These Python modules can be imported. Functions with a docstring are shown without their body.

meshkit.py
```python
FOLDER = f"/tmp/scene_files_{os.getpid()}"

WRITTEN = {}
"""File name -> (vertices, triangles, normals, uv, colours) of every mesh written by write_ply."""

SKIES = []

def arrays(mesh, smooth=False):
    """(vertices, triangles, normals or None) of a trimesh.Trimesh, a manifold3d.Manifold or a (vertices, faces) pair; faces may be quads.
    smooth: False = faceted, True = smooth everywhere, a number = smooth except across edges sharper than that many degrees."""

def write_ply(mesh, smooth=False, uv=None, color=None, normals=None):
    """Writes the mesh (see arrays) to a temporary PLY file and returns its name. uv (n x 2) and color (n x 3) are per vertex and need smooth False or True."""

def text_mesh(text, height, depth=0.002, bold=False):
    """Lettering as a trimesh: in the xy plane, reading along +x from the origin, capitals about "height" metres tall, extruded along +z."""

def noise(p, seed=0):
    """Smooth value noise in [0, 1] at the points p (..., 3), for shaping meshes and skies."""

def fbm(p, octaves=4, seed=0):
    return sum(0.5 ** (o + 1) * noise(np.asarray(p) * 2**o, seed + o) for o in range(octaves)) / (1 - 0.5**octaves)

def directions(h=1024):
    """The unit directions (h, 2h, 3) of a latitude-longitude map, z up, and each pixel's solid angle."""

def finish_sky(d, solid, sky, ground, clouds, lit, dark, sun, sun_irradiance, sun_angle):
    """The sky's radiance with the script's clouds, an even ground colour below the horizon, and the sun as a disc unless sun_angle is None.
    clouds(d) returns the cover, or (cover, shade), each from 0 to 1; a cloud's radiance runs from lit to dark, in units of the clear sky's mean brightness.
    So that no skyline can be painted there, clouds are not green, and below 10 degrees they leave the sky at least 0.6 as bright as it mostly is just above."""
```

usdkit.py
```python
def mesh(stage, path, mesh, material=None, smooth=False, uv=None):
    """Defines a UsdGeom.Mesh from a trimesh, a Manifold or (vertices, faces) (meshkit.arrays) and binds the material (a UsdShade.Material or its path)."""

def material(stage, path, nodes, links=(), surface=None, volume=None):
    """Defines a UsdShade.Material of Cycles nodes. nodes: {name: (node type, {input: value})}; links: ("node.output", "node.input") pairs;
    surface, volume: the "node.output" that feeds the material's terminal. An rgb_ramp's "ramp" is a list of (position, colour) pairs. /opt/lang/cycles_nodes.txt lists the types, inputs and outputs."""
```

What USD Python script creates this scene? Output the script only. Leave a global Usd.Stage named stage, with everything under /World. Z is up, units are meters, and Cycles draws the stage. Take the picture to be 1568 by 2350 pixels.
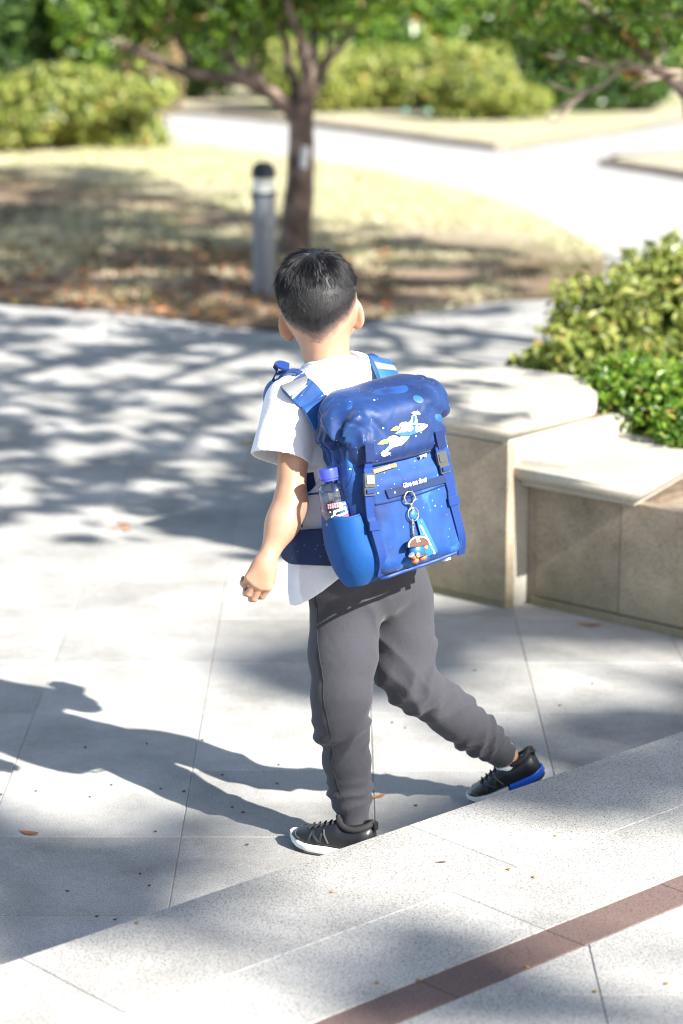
import math, random
import numpy as np, trimesh, usdkit, meshkit
from scipy import ndimage
from shapely.geometry import Polygon, Point, LineString, box as sbox
from shapely import affinity
from pxr import Usd, UsdGeom, UsdLux, UsdShade, Sdf, Gf, Vt

# ------------------------------------------------------------------ camera, sky, sun, exposure
stage = Usd.Stage.CreateInMemory()
UsdGeom.SetStageUpAxis(stage, 'Z'); UsdGeom.SetStageMetersPerUnit(stage, 1.0)
UsdGeom.Xform.Define(stage, '/World')
CAM_H, PITCH, FOCAL, APER = 1.8, math.radians(13.79), 85.0, 24.0
cam = UsdGeom.Camera.Define(stage, '/World/camera')
cam.AddTranslateOp().Set((0, 0, CAM_H)); cam.AddRotateXOp().Set(90 - math.degrees(PITCH))
cam.CreateFocalLengthAttr(FOCAL); cam.CreateHorizontalApertureAttr(APER); cam.CreateVerticalApertureAttr(APER * 1024 / 683)
cam.CreateFStopAttr(2.9); cam.CreateFocusDistanceAttr(4.63); cam.CreateClippingRangeAttr((0.1, 1000))
cam.CreateExposureAttr(1.52)
SUN_EL, SUN_AZ = math.radians(35), math.atan2(0.719, -0.695)        # azimuth = atan2(x, y) of the direction towards the sun
SUN = np.array([math.cos(SUN_EL) * math.sin(SUN_AZ), math.cos(SUN_EL) * math.cos(SUN_AZ), math.sin(SUN_EL)])
usdkit.material(stage, '/World/Looks/sky_look', {'s': ('sky_texture', {'sky_type': 'single_scattering', 'sun_disc': False, 'aerosol_density': 1.4, 'sun_elevation': SUN_EL, 'sun_rotation': SUN_AZ}),
                'b': ('background_shader', {'strength': 0.075})}, [('s.color', 'b.color')], surface='b.background')
dome = UsdLux.DomeLight.Define(stage, '/World/sky')
UsdShade.MaterialBindingAPI.Apply(dome.GetPrim()).Bind(UsdShade.Material.Get(stage, '/World/Looks/sky_look'))
sun = UsdLux.DistantLight.Define(stage, '/World/sun')
sun.CreateIntensityAttr(1.25); sun.CreateAngleAttr(0.53); sun.CreateColorAttr((1.0, 0.968, 0.915)); sun.CreateNormalizeAttr(True)
sun.AddRotateXYZOp().Set((math.degrees(math.acos(SUN[2])), 0, math.degrees(math.atan2(SUN[0], -SUN[1]))))

# ------------------------------------------------------------------ helpers
FP = FOCAL / APER * 1568
CP, SP = math.cos(PITCH), math.sin(PITCH)
EYE = np.array([0, 0, CAM_H])
def ray(px, py):
    u, v = (px - 784) / FP, (1175 - py) / FP
    return np.array([u, CP + v * SP, -SP + v * CP])
def at(px, py, Y):                                                   # the world point seen at a photo position, at distance Y
    r = ray(px, py); return EYE + r * (Y / r[1])
def ground(px, py, z=0.0):
    r = ray(px, py); return EYE + r * ((z - CAM_H) / r[2])
used = {}
def numbered(parent, name):
    k = used.get((parent, name), -1) + 1; used[(parent, name)] = k
    return f'{parent}/{name}' if k == 0 else f'{parent}/{name}_{k:03d}'
ORG = {}
def path_of(p): return str(p.GetPath())
def tag(p, label=None, cat=None, group=None, kind=None):
    for k, v in (('label', label), ('category', cat), ('group', group), ('kind', kind)):
        if v: p.SetCustomDataByKey(k, v)
    return p
def thing(name, label=None, cat=None, loc=(0, 0, 0), group=None, kind=None):
    x = UsdGeom.Xform.Define(stage, numbered('/World', name)); x.AddTranslateOp().Set(tuple(float(c) for c in loc))
    ORG[path_of(x.GetPrim())] = np.array(loc, float)
    return tag(x.GetPrim(), label, cat, group, kind)
def part(parent, name, mesh, m, smooth=30, label=None, kind=None):
    """A mesh of world coordinates as a part of a thing (or a sub-part of a part)."""
    o = ORG[path_of(parent)]
    v, f, n = meshkit.arrays(mesh, smooth)
    p = usdkit.mesh(stage, numbered(path_of(parent), name), (v - o, f), M[m], smooth=False)
    if n is not None:
        p.CreateNormalsAttr(Vt.Vec3fArray.FromNumpy(n.astype(np.float32))); p.SetNormalsInterpolation('vertex')
    if m in LEAFY:                                                    # each leaf has a tone of its own
        from scipy.sparse import coo_matrix; from scipy.sparse.csgraph import connected_components
        k, lab = connected_components(coo_matrix((np.ones(2 * len(f)), (np.r_[f[:, 0], f[:, 1]], np.r_[f[:, 1], f[:, 2]])), (len(v), len(v))), directed=False)
        UsdGeom.PrimvarsAPI(p).CreatePrimvar('tone', Sdf.ValueTypeNames.FloatArray, 'vertex').Set(Vt.FloatArray.FromNumpy(np.random.default_rng(k).uniform(0, 1, k)[lab].astype(np.float32)))
    ORG[path_of(p.GetPrim())] = o
    return tag(p.GetPrim(), label, None, None, kind)
def single(name, mesh, m, label, cat, smooth=30, group=None, kind=None, loc=None):
    v = meshkit.arrays(mesh)[0]
    loc = np.array([*((v.min(0) + v.max(0)) / 2)[:2], v[:, 2].min()]) if loc is None else np.array(loc, float)
    ORG['/World'] = loc
    p = part(stage.GetPrimAtPath('/World'), name, mesh, m, smooth)
    UsdGeom.Xformable(p).AddTranslateOp().Set(tuple(float(c) for c in loc))
    ORG[path_of(p)] = loc
    return tag(p, label, cat, group, kind)
def cat_(*ms): return trimesh.util.concatenate([m if isinstance(m, trimesh.Trimesh) else trimesh.Trimesh(*m, process=False) for m in ms])
def box(c, s, R=None):
    m = trimesh.creation.box(s)
    if R is not None: m.vertices = m.vertices @ np.array(R).T
    m.apply_translation(c); return m
def unit(v): v = np.asarray(v, float); return v / np.linalg.norm(v)
def tube(pts, rad, n=8, caps=True):
    pts = np.asarray(pts, float); rad = np.broadcast_to(np.asarray(rad, float), len(pts))
    t = np.gradient(pts, axis=0); t /= np.linalg.norm(t, axis=1, keepdims=True) + 1e-12
    a = np.array([0, 0, 1.0]) if abs(t[0][2]) < .9 else np.array([1.0, 0, 0])
    V = []
    for p, d, r in zip(pts, t, rad):
        a = unit(a - d * (a @ d)); b = np.cross(d, a)
        th = np.arange(n) / n * 2 * np.pi
        V.append(p + r * (np.cos(th)[:, None] * a + np.sin(th)[:, None] * b))
    V = np.vstack(V); F = []
    for i in range(len(pts) - 1):
        for k in range(n):
            q = (k + 1) % n; A, B, C, D = i * n + k, i * n + q, (i + 1) * n + q, (i + 1) * n + k
            F += [[A, B, C], [A, C, D]]
    if caps:
        V = np.vstack([V, pts[0], pts[-1]]); c0, c1 = len(V) - 2, len(V) - 1; e = (len(pts) - 1) * n
        for k in range(n): F += [[c0, (k + 1) % n, k], [c1, e + k, e + (k + 1) % n]]
    return trimesh.Trimesh(V, F, process=False)
def curve(pts, n=24):
    """A smooth curve (Catmull-Rom) through the points; rows may carry extra columns."""
    p = np.asarray(pts, float); p = np.vstack([2 * p[0] - p[1], p, 2 * p[-1] - p[-2]]); out = []
    k = len(p) - 3
    for s in np.linspace(0, k - 1e-9, n):
        i = int(s); t = s - i; a, b, c, d = p[i:i + 4]
        out.append(.5 * (2 * b + (c - a) * t + (2 * a - 5 * b + 4 * c - d) * t * t + (3 * b - a - 3 * c + d) * t ** 3))
    return np.array(out)
def ribbon(pts, lat, width, thick):
    """A band swept along pts, lat = sideways direction at each point."""
    pts, lat = np.asarray(pts, float), np.asarray(lat, float)
    width = np.broadcast_to(width, len(pts)); t = np.gradient(pts, axis=0); V = []
    for p, d, l, w in zip(pts, t, lat, width):
        d = unit(d); l = unit(l - d * (l @ d)); n = np.cross(d, l); h = thick / 2; e = w / 2
        V += [p + l * e * .93 + n * h, p - l * e * .93 + n * h, p - l * e + n * h * .2, p - l * e - n * h * .2, p - l * e * .93 - n * h, p + l * e * .93 - n * h, p + l * e - n * h * .2, p + l * e + n * h * .2]
    F = []; q = 8
    for i in range(len(pts) - 1):
        for k in range(q):
            a, b = i * q + k, i * q + (k + 1) % q
            F += [[a, b, b + q], [a, b + q, a + q]]
    e = (len(pts) - 1) * q
    for k in range(1, q - 1): F += [[0, k + 1, k], [e, e + k, e + k + 1]]
    m = trimesh.Trimesh(np.array(V), F, process=False)
    if m.volume < 0: m.invert()
    return m
def lathe(prof, c=(0, 0, 0), n=24, R=None):
    m = trimesh.creation.revolve(np.array(prof, float), sections=n)
    if m.volume < 0: m.invert()
    if R is not None: m.vertices = m.vertices @ np.array(R).T
    m.apply_translation(c); return m
def slab(poly, z0, z1, bev=.002):
    """A stone slab: a convex outline with a bevelled top edge."""
    a = np.array(poly.exterior.coords)[:-1]
    if poly.exterior.is_ccw is False: a = a[::-1]
    b = poly.buffer(-bev, join_style=2)
    b = np.array(b.exterior.coords)[:-1]
    if Polygon(b).exterior.is_ccw is False: b = b[::-1]
    if len(b) != len(a): b = a + (a.mean(0) - a) * .01
    else: b = np.roll(b, -int(np.argmin(((b - a[0]) ** 2).sum(1))), 0)
    n = len(a); V = np.vstack([np.c_[a, np.full(n, z0)], np.c_[a, np.full(n, z1 - bev)], np.c_[b, np.full(n, z1)]]); F = []
    for L in (0, n):
        for k in range(n):
            q = (k + 1) % n; F += [[L + k, L + q, L + n + q], [L + k, L + n + q, L + n + k]]
    for k in range(1, n - 1): F.append([2 * n, 2 * n + k, 2 * n + k + 1])
    return trimesh.Trimesh(V, F, process=False)
def sheet(pts, z, cell=None):
    p = Polygon(pts); v, f = trimesh.creation.triangulate_polygon(p, engine='earcut')
    v = np.c_[v, np.zeros(len(v))]
    if cell: v, f = trimesh.remesh.subdivide_to_size(v, f, cell, max_iter=12)
    n = np.cross(v[f[:, 1]] - v[f[:, 0]], v[f[:, 2]] - v[f[:, 0]])[:, 2]
    f = np.where(n[:, None] < 0, f[:, ::-1], f); v[:, 2] = z
    return trimesh.Trimesh(v, f, process=False)

class Field:
    """A signed distance field on a grid; smooth unions of simple solids, meshed by surface nets."""
    def __init__(s, lo, hi, h):
        s.lo, s.h = np.array(lo, float), h; s.n = np.ceil((np.array(hi) - s.lo) / h).astype(int) + 1
        s.d = np.full(s.n, 1.0, np.float32)
    def pts(s, sl): return np.stack(np.meshgrid(*[s.lo[k] + s.h * np.arange(sl[k].start, sl[k].stop) for k in range(3)], indexing='ij'), -1)
    def where(s, lo, hi):
        a = np.clip(np.floor((np.array(lo) - s.lo) / s.h).astype(int), 0, s.n); b = np.clip(np.ceil((np.array(hi) - s.lo) / s.h).astype(int) + 1, 0, s.n)
        return tuple(slice(x, max(x, y)) for x, y in zip(a, b))
    def put(s, fn, lo, hi, k=0.0, op='u'):
        m = 2 * k + 4 * s.h; sl = s.where(np.array(lo) - m, np.array(hi) + m)
        if min(x.stop - x.start for x in sl) <= 0: return s
        e, d = fn(s.pts(sl)), s.d[sl]
        if op == 's': e = -e
        if k > 0:
            g = np.clip(k - np.abs(d - e), 0, None) ** 2 / (4 * k)
            r = np.minimum(d, e) - g if op == 'u' else np.maximum(d, e) + g
        else: r = np.minimum(d, e) if op == 'u' else np.maximum(d, e)
        s.d[sl] = r; return s
    def cone(s, a, b, ra, rb, k=.02):
        a, b = np.array(a, float), np.array(b, float); r = max(ra, rb)
        def fn(p):
            v = b - a; t = np.clip((p - a) @ v / (v @ v), 0, 1)
            return np.linalg.norm(p - a - t[..., None] * v, axis=-1) - (ra + t * (rb - ra))
        return s.put(fn, np.minimum(a, b) - r, np.maximum(a, b) + r, k)
    def chain(s, pts, rad, k=.02):
        for i in range(len(pts) - 1): s.cone(pts[i], pts[i + 1], rad[i], rad[i + 1], k)
        return s
    def ell(s, c, rad, R=None, k=.02, op='u'):
        c, rad = np.array(c, float), np.array(rad, float); R = np.eye(3) if R is None else np.array(R)     # columns of R: the axes
        def fn(p):
            q = (p - c) @ R; k0 = np.linalg.norm(q / rad, axis=-1); k1 = np.linalg.norm(q / rad ** 2, axis=-1) + 1e-9
            return k0 * (k0 - 1) / k1
        return s.put(fn, c - rad.max(), c + rad.max(), k, op)
    def rbox(s, c, half, r, R=None, k=.02, op='u'):
        c, half = np.array(c, float), np.array(half, float); R = np.eye(3) if R is None else np.array(R)
        def fn(p):
            q = np.abs((p - c) @ R) - (half - r); return np.linalg.norm(np.maximum(q, 0), axis=-1) + np.minimum(q.max(-1), 0) - r
        e = np.abs(R) @ half
        return s.put(fn, c - e, c + e, k, op)
    def cut(s, p0, n, k=0.0):                                         # removes what lies on the side n points to
        n = unit(n); p0 = np.array(p0, float)
        e = (s.pts(tuple(slice(0, x) for x in s.n)) - p0) @ n
        s.d = (np.maximum(s.d, e) + (np.clip(k - np.abs(s.d - e), 0, None) ** 2 / (4 * k) if k > 0 else 0)).astype(np.float32); return s
    def bump(s, fn, reach=.03):                                       # fn(points) is subtracted from the distance near the surface
        i = np.nonzero(np.abs(s.d) < reach); s.d[i] -= fn(s.lo + s.h * np.stack(i, -1)); return s
    def mesh(s, smooth=0):
        v, f = nets(s.d); m = trimesh.Trimesh(s.lo + s.h * v, f, process=False)
        if smooth:                                                    # a little Taubin smoothing over the edge graph
            from scipy.sparse import coo_matrix
            e = np.vstack([f[:, [0, 1]], f[:, [1, 2]], f[:, [2, 0]]]); e = np.vstack([e, e[:, ::-1]]); n = len(v)
            A = coo_matrix((np.ones(len(e)), (e[:, 0], e[:, 1])), (n, n)).tocsr(); dg = np.maximum(np.asarray(A.sum(1)), 1); x = m.vertices.copy()
            for _ in range(smooth):
                for lam in (.5, -.51): x = x + lam * (A @ x / dg - x) * (np.asarray(A.sum(1)) > 0)
            m.vertices = x
        return m
def nets(d):
    ins = d < 0
    c = np.stack([ins[i:ins.shape[0] - 1 + i, j:ins.shape[1] - 1 + j, k:ins.shape[2] - 1 + k] for i in (0, 1) for j in (0, 1) for k in (0, 1)])
    act = c.any(0) & ~c.all(0); I = np.stack(np.nonzero(act), -1); idx = np.full(act.shape, -1, np.int64); idx[tuple(I.T)] = np.arange(len(I))
    acc, cnt = np.zeros((len(I), 3)), np.zeros(len(I)); O = [(i, j, k) for i in (0, 1) for j in (0, 1) for k in (0, 1)]
    for a in O:
        for ax in range(3):
            if a[ax]: continue
            b = list(a); b[ax] = 1
            da, db = d[tuple((I + a).T)], d[tuple((I + b).T)]; hit = (da < 0) != (db < 0)
            t = np.where(hit, da / np.where(hit, da - db, 1), 0); p = np.array(a) + t[:, None] * np.eye(3)[ax]
            acc[hit] += p[hit]; cnt[hit] += 1
    V = I + acc / cnt[:, None]; Q = []
    for ax in range(3):
        u, w = (ax + 1) % 3, (ax + 2) % 3
        lo = [slice(None)] * 3; hi = [slice(None)] * 3; lo[ax], hi[ax] = slice(0, -1), slice(1, None)
        A, B = ins[tuple(lo)], ins[tuple(hi)]
        E = np.stack(np.nonzero(A != B), -1); E = E[(E[:, u] > 0) & (E[:, w] > 0) & (E[:, u] < d.shape[u] - 1) & (E[:, w] < d.shape[w] - 1)]
        eu, ew = np.eye(3, dtype=int)[u], np.eye(3, dtype=int)[w]
        q = np.stack([idx[tuple((E - o).T)] for o in (eu + ew, ew, 0 * eu, eu)], -1)
        fl = ~A[tuple(E.T)]; q[fl] = q[fl][:, ::-1]; Q.append(q)
    Q = np.vstack(Q); Q = Q[(Q >= 0).all(1)]
    return V, np.vstack([Q[:, [0, 1, 2]], Q[:, [0, 2, 3]]])
def ns(p, f, seed=0, oct=2): return meshkit.fbm(np.asarray(p) * np.asarray(f), oct, seed) - .5

# ------------------------------------------------------------------ materials
M = {}
def mat(name, nodes, links, surface='p.BSDF'): M[name] = usdkit.material(stage, f'/World/Looks/{name}', nodes, links, surface=surface)
def plain(name, col, rough=.6, **kw):
    mat(name, {'p': ('principled_bsdf', {'base_color': col, 'roughness': rough, **kw})}, [])
def noisy(name, stops, scale=8, rough=.6, detail=4, bump=0.0, bscale=None, dist=.01, extra=None, **kw):
    """Colour from a noise through a ramp, with a bump of its own."""
    n = {'g': ('geometry', {}), 'n': ('noise_texture', {'scale': scale, 'detail': detail, 'roughness': .6}), 'r': ('rgb_ramp', {'ramp': stops}), 'p': ('principled_bsdf', {'roughness': rough, **kw})}
    l = [('g.position', 'n.vector'), ('n.fac', 'r.fac'), ('r.color', 'p.base_color')]
    if bump:
        n['n2'] = ('noise_texture', {'scale': bscale or scale * 4, 'detail': 4}); n['b'] = ('bump', {'strength': bump, 'distance': dist})
        l += [('g.position', 'n2.vector'), ('n2.fac', 'b.height'), ('b.normal', 'p.normal')]
    mat(name, n, l)
def granite(name, base, dark, speck=.5, rough=.75, stain=.25, scale=330, moss=None, tone=.12):
    """Speckled stone: grains, darker crystals, broad stains, and a tone of its own for each slab."""
    n = {'g': ('geometry', {}), 'o': ('object_info', {}),
         'grain': ('noise_texture', {'scale': scale, 'detail': 3, 'roughness': .7}), 'gr': ('rgb_ramp', {'ramp': [(.30, dark), (.47, tuple(c * .82 for c in base)), (.62, base), (.8, tuple(min(1, c * 1.18) for c in base))]}),
         'cry': ('voronoi_texture', {'scale': scale * .55, 'randomness': 1}), 'cr': ('rgb_ramp', {'ramp': [(.0, (speck,) * 3), (.13, (speck,) * 3), (.22, (1, 1, 1))]}),
         'st': ('noise_texture', {'scale': 3.2, 'detail': 6, 'roughness': .68}), 'sr': ('rgb_ramp', {'ramp': [(.32, (1 - stain, 1 - stain, 1 - stain * 1.05)), (.6, (1, 1, 1))]}),
         'm1': ('mix', {'mix_type': 'multiply', 'fac': 1.0}), 'm2': ('mix', {'mix_type': 'multiply', 'fac': 1.0}),
         'tn': ('map_range', {'value': .5, 'from_min': 0, 'from_max': 1, 'to_min': 1 - tone, 'to_max': 1.0}), 'm3': ('mix', {'mix_type': 'multiply', 'fac': 1.0}),
         'b': ('bump', {'strength': .35, 'distance': .0012}), 'p': ('principled_bsdf', {'roughness': rough, 'specular_ior_level': .35})}
    l = [('g.position', 'grain.vector'), ('g.position', 'cry.vector'), ('g.position', 'st.vector'), ('grain.fac', 'gr.fac'), ('cry.distance', 'cr.fac'), ('st.fac', 'sr.fac'),
         ('gr.color', 'm1.color1'), ('cr.color', 'm1.color2'), ('m1.color', 'm2.color1'), ('sr.color', 'm2.color2'), ('o.random', 'tn.value'), ('m2.color', 'm3.color1'), ('tn.result', 'm3.color2'),
         ('grain.fac', 'b.height'), ('b.normal', 'p.normal')]
    last = 'm3.color'
    if moss:
        n |= {'z': ('separate_xyz', {}), 'mz': ('map_range', {'from_min': .0, 'from_max': moss[1], 'to_min': 1.0, 'to_max': .0, 'clamp': True}), 'mn': ('noise_texture', {'scale': 7, 'detail': 5}),
              'mm': ('math', {'math_type': 'multiply'}), 'ms': ('mix', {'color2': moss[0]})}
        l += [('g.position', 'z.vector'), ('z.z', 'mz.value'), ('g.position', 'mn.vector'), ('mz.result', 'mm.value1'), ('mn.fac', 'mm.value2'), ('mm.value', 'ms.fac'), (last, 'ms.color1')]
        last = 'ms.color'
    mat(name, n, l + [(last, 'p.base_color')])
granite('pale_granite', (.55, .532, .498), (.25, .24, .22), .55, stain=.36, tone=.17)
granite('pale_granite_step', (.54, .522, .485), (.13, .12, .105), .25, stain=.28, scale=260)
granite('brown_granite', (.23, .155, .135), (.10, .065, .06), .5, stain=.15, tone=.2, scale=260)
granite('wall_granite', (.50, .41, .30), (.18, .15, .115), .5, stain=.5, scale=210, moss=((.13, .13, .055), .16))
granite('coping_granite', (.58, .54, .46), (.30, .28, .24), .7, stain=.2, scale=260)
granite('path_paving', (.50, .485, .46), (.34, .33, .315), .8, stain=.15, scale=120)
noisy('joint_dirt', [(.3, (.25, .235, .21)), (.7, (.34, .325, .29))], 30, .95)
noisy('kerb_stone', [(.3, (.20, .15, .12)), (.7, (.31, .25, .2))], 9, .85, bump=.3)
noisy('soil', [(.3, (.10, .07, .05)), (.7, (.20, .15, .10))], 14, .95, bump=.6, dist=.02)
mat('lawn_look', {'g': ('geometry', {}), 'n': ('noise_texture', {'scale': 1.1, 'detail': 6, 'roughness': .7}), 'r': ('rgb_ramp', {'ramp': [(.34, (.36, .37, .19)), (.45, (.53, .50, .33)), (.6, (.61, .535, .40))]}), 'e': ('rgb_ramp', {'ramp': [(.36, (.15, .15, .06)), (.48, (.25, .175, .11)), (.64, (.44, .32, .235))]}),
    'z': ('separate_xyz', {}), 'd': ('math', {'math_type': 'multiply_add', 'value2': 2.6, 'value3': 0.0}), 'xx': ('math', {'math_type': 'multiply_add', 'value2': 1.2, 'value3': 0.0}), 'xy': ('math', {'math_type': 'add'}), 'yy': ('math', {'math_type': 'add'}), 'mr': ('map_range', {'from_min': 15.3, 'from_max': 17.0, 'to_min': 0, 'to_max': 1, 'clamp': True}), 'm': ('mix', {}),  # brown earth; its border follows the tree shade and deepens it in colour
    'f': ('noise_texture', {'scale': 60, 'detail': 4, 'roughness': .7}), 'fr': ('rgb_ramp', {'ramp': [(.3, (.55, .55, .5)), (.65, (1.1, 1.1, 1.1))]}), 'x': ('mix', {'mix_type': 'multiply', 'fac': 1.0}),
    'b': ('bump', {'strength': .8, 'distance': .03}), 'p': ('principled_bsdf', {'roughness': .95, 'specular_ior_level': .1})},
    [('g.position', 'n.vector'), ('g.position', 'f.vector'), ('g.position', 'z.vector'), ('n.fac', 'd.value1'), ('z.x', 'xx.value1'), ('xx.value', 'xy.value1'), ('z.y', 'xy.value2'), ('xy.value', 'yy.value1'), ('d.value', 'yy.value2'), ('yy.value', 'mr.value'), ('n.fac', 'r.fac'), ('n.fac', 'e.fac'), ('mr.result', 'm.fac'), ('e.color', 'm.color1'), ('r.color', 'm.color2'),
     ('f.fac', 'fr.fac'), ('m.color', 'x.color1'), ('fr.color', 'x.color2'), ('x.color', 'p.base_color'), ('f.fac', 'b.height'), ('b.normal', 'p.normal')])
LEAFY = set()
def leafy(name, stops, rough=.4, trans=.42, spec=.5):
    LEAFY.add(name)
    mat(name, {'g': ('attribute', {'attribute': 'tone'}), 'r': ('rgb_ramp', {'ramp': stops}), 'p': ('principled_bsdf', {'roughness': rough, 'specular_ior_level': spec}), 't': ('translucent_bsdf', {}), 'h': ('hsv', {'hue': .485, 'saturation': 1.1, 'value': 1.5}), 'm': ('mix_closure', {'fac': trans})},
        [('g.fac', 'r.fac'), ('r.color', 'p.base_color'), ('r.color', 'h.color'), ('h.color', 't.color'), ('p.BSDF', 'm.closure1'), ('t.BSDF', 'm.closure2')], surface='m.closure')
leafy('leaf_mid', [(0, (.04, .09, .014)), (.5, (.11, .21, .03)), (.9, (.22, .33, .05)), (1, (.42, .3, .1))])
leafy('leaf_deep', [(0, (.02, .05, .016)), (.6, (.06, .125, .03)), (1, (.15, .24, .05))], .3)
leafy('leaf_lime', [(0, (.07, .10, .02)), (.3, (.18, .23, .045)), (.7, (.33, .38, .09)), (.95, (.48, .48, .17)), (1, (.45, .27, .1))])
leafy('leaf_bright', [(0, (.04, .10, .012)), (.4, (.11, .22, .025)), (.85, (.25, .38, .05)), (.98, (.40, .40, .10)), (1, (.45, .16, .06))], .32)
leafy('leaf_russet', [(0, (.13, .12, .05)), (.5, (.26, .22, .10)), (1, (.40, .27, .17))])
leafy('grass_blade', [(0, (.30, .33, .14)), (.45, (.52, .49, .32)), (1, (.63, .56, .41))], .8, .25, .2)
leafy('dry_leaf', [(0, (.22, .08, .03)), (.5, (.36, .16, .06)), (.8, (.42, .25, .1)), (1, (.48, .36, .1))], .6, .25, .3)
leafy('litter', [(0, (.12, .07, .04)), (.5, (.3, .17, .09)), (.85, (.42, .25, .15)), (1, (.5, .22, .1))], .7, .2, .2)
plain('brown_leaf', (.33, .13, .045), .55); plain('yellow_leaf', (.62, .42, .07), .55); plain('tan_leaf', (.38, .2, .11), .6)
plain('seed', (.09, .075, .045), .8); plain('ochre_seed', (.25, .15, .03), .6)
noisy('bark', [(.32, (.05, .035, .03)), (.5, (.12, .085, .068)), (.68, (.30, .21, .17))], 9, .9, bump=.8, bscale=40, dist=.02)
noisy('pale_bark', [(.3, (.2, .15, .12)), (.7, (.45, .34, .28))], 16, .85, bump=.4)
plain('trunk_white', (.75, .74, .72), .8)
plain('post_grey', (.19, .21, .24), .45, metallic=.3); plain('cap_dark', (.022, .026, .032), .4)
mat('lamp_glass', {'t': ('transparent_bsdf', {'color': (.93, .95, .93)}), 'p': ('principled_bsdf', {'base_color': (.8, .82, .78), 'roughness': .25}), 'm': ('mix_closure', {'fac': .62})}, [('t.BSDF', 'm.closure1'), ('p.BSDF', 'm.closure2')], surface='m.closure')
# person
noisy('skin', [(.3, (.36, .205, .132)), (.7, (.46, .275, .185))], 18, .5, bump=.12, bscale=300, dist=.001, subsurface_weight=.12, subsurface_scale=.008, subsurface_radius=(1, .35, .2))
plain('hair', (.007, .0068, .0085), .34, specular_ior_level=.4)
mat('hair_cap', {'g': ('geometry', {}), 'a': ('attribute', {'attribute': 'cover'}), 'n': ('noise_texture', {'scale': 420, 'detail': 3}), 'nm': ('math', {'math_type': 'multiply_add', 'value2': .55, 'value3': -.27}), 'ad': ('math', {'math_type': 'add'}), 'mr': ('rgb_ramp', {'ramp': [(.08, (.40, .24, .16)), (.3, (.16, .105, .085)), (.6, (.022, .019, .019)), (.85, (.010, .009, .010))]}),
    'b': ('bump', {'strength': .4, 'distance': .002}), 'p': ('principled_bsdf', {'roughness': .55})}, [('g.position', 'n.vector'), ('n.fac', 'nm.value1'), ('a.fac', 'ad.value1'), ('nm.value', 'ad.value2'), ('ad.value', 'mr.fac'), ('mr.color', 'p.base_color'), ('n.fac', 'b.height'), ('b.normal', 'p.normal')])
plain('eye_white', (.8, .79, .77), .2); plain('iris', (.03, .018, .01), .15); plain('lips', (.52, .24, .2), .5)
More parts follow.
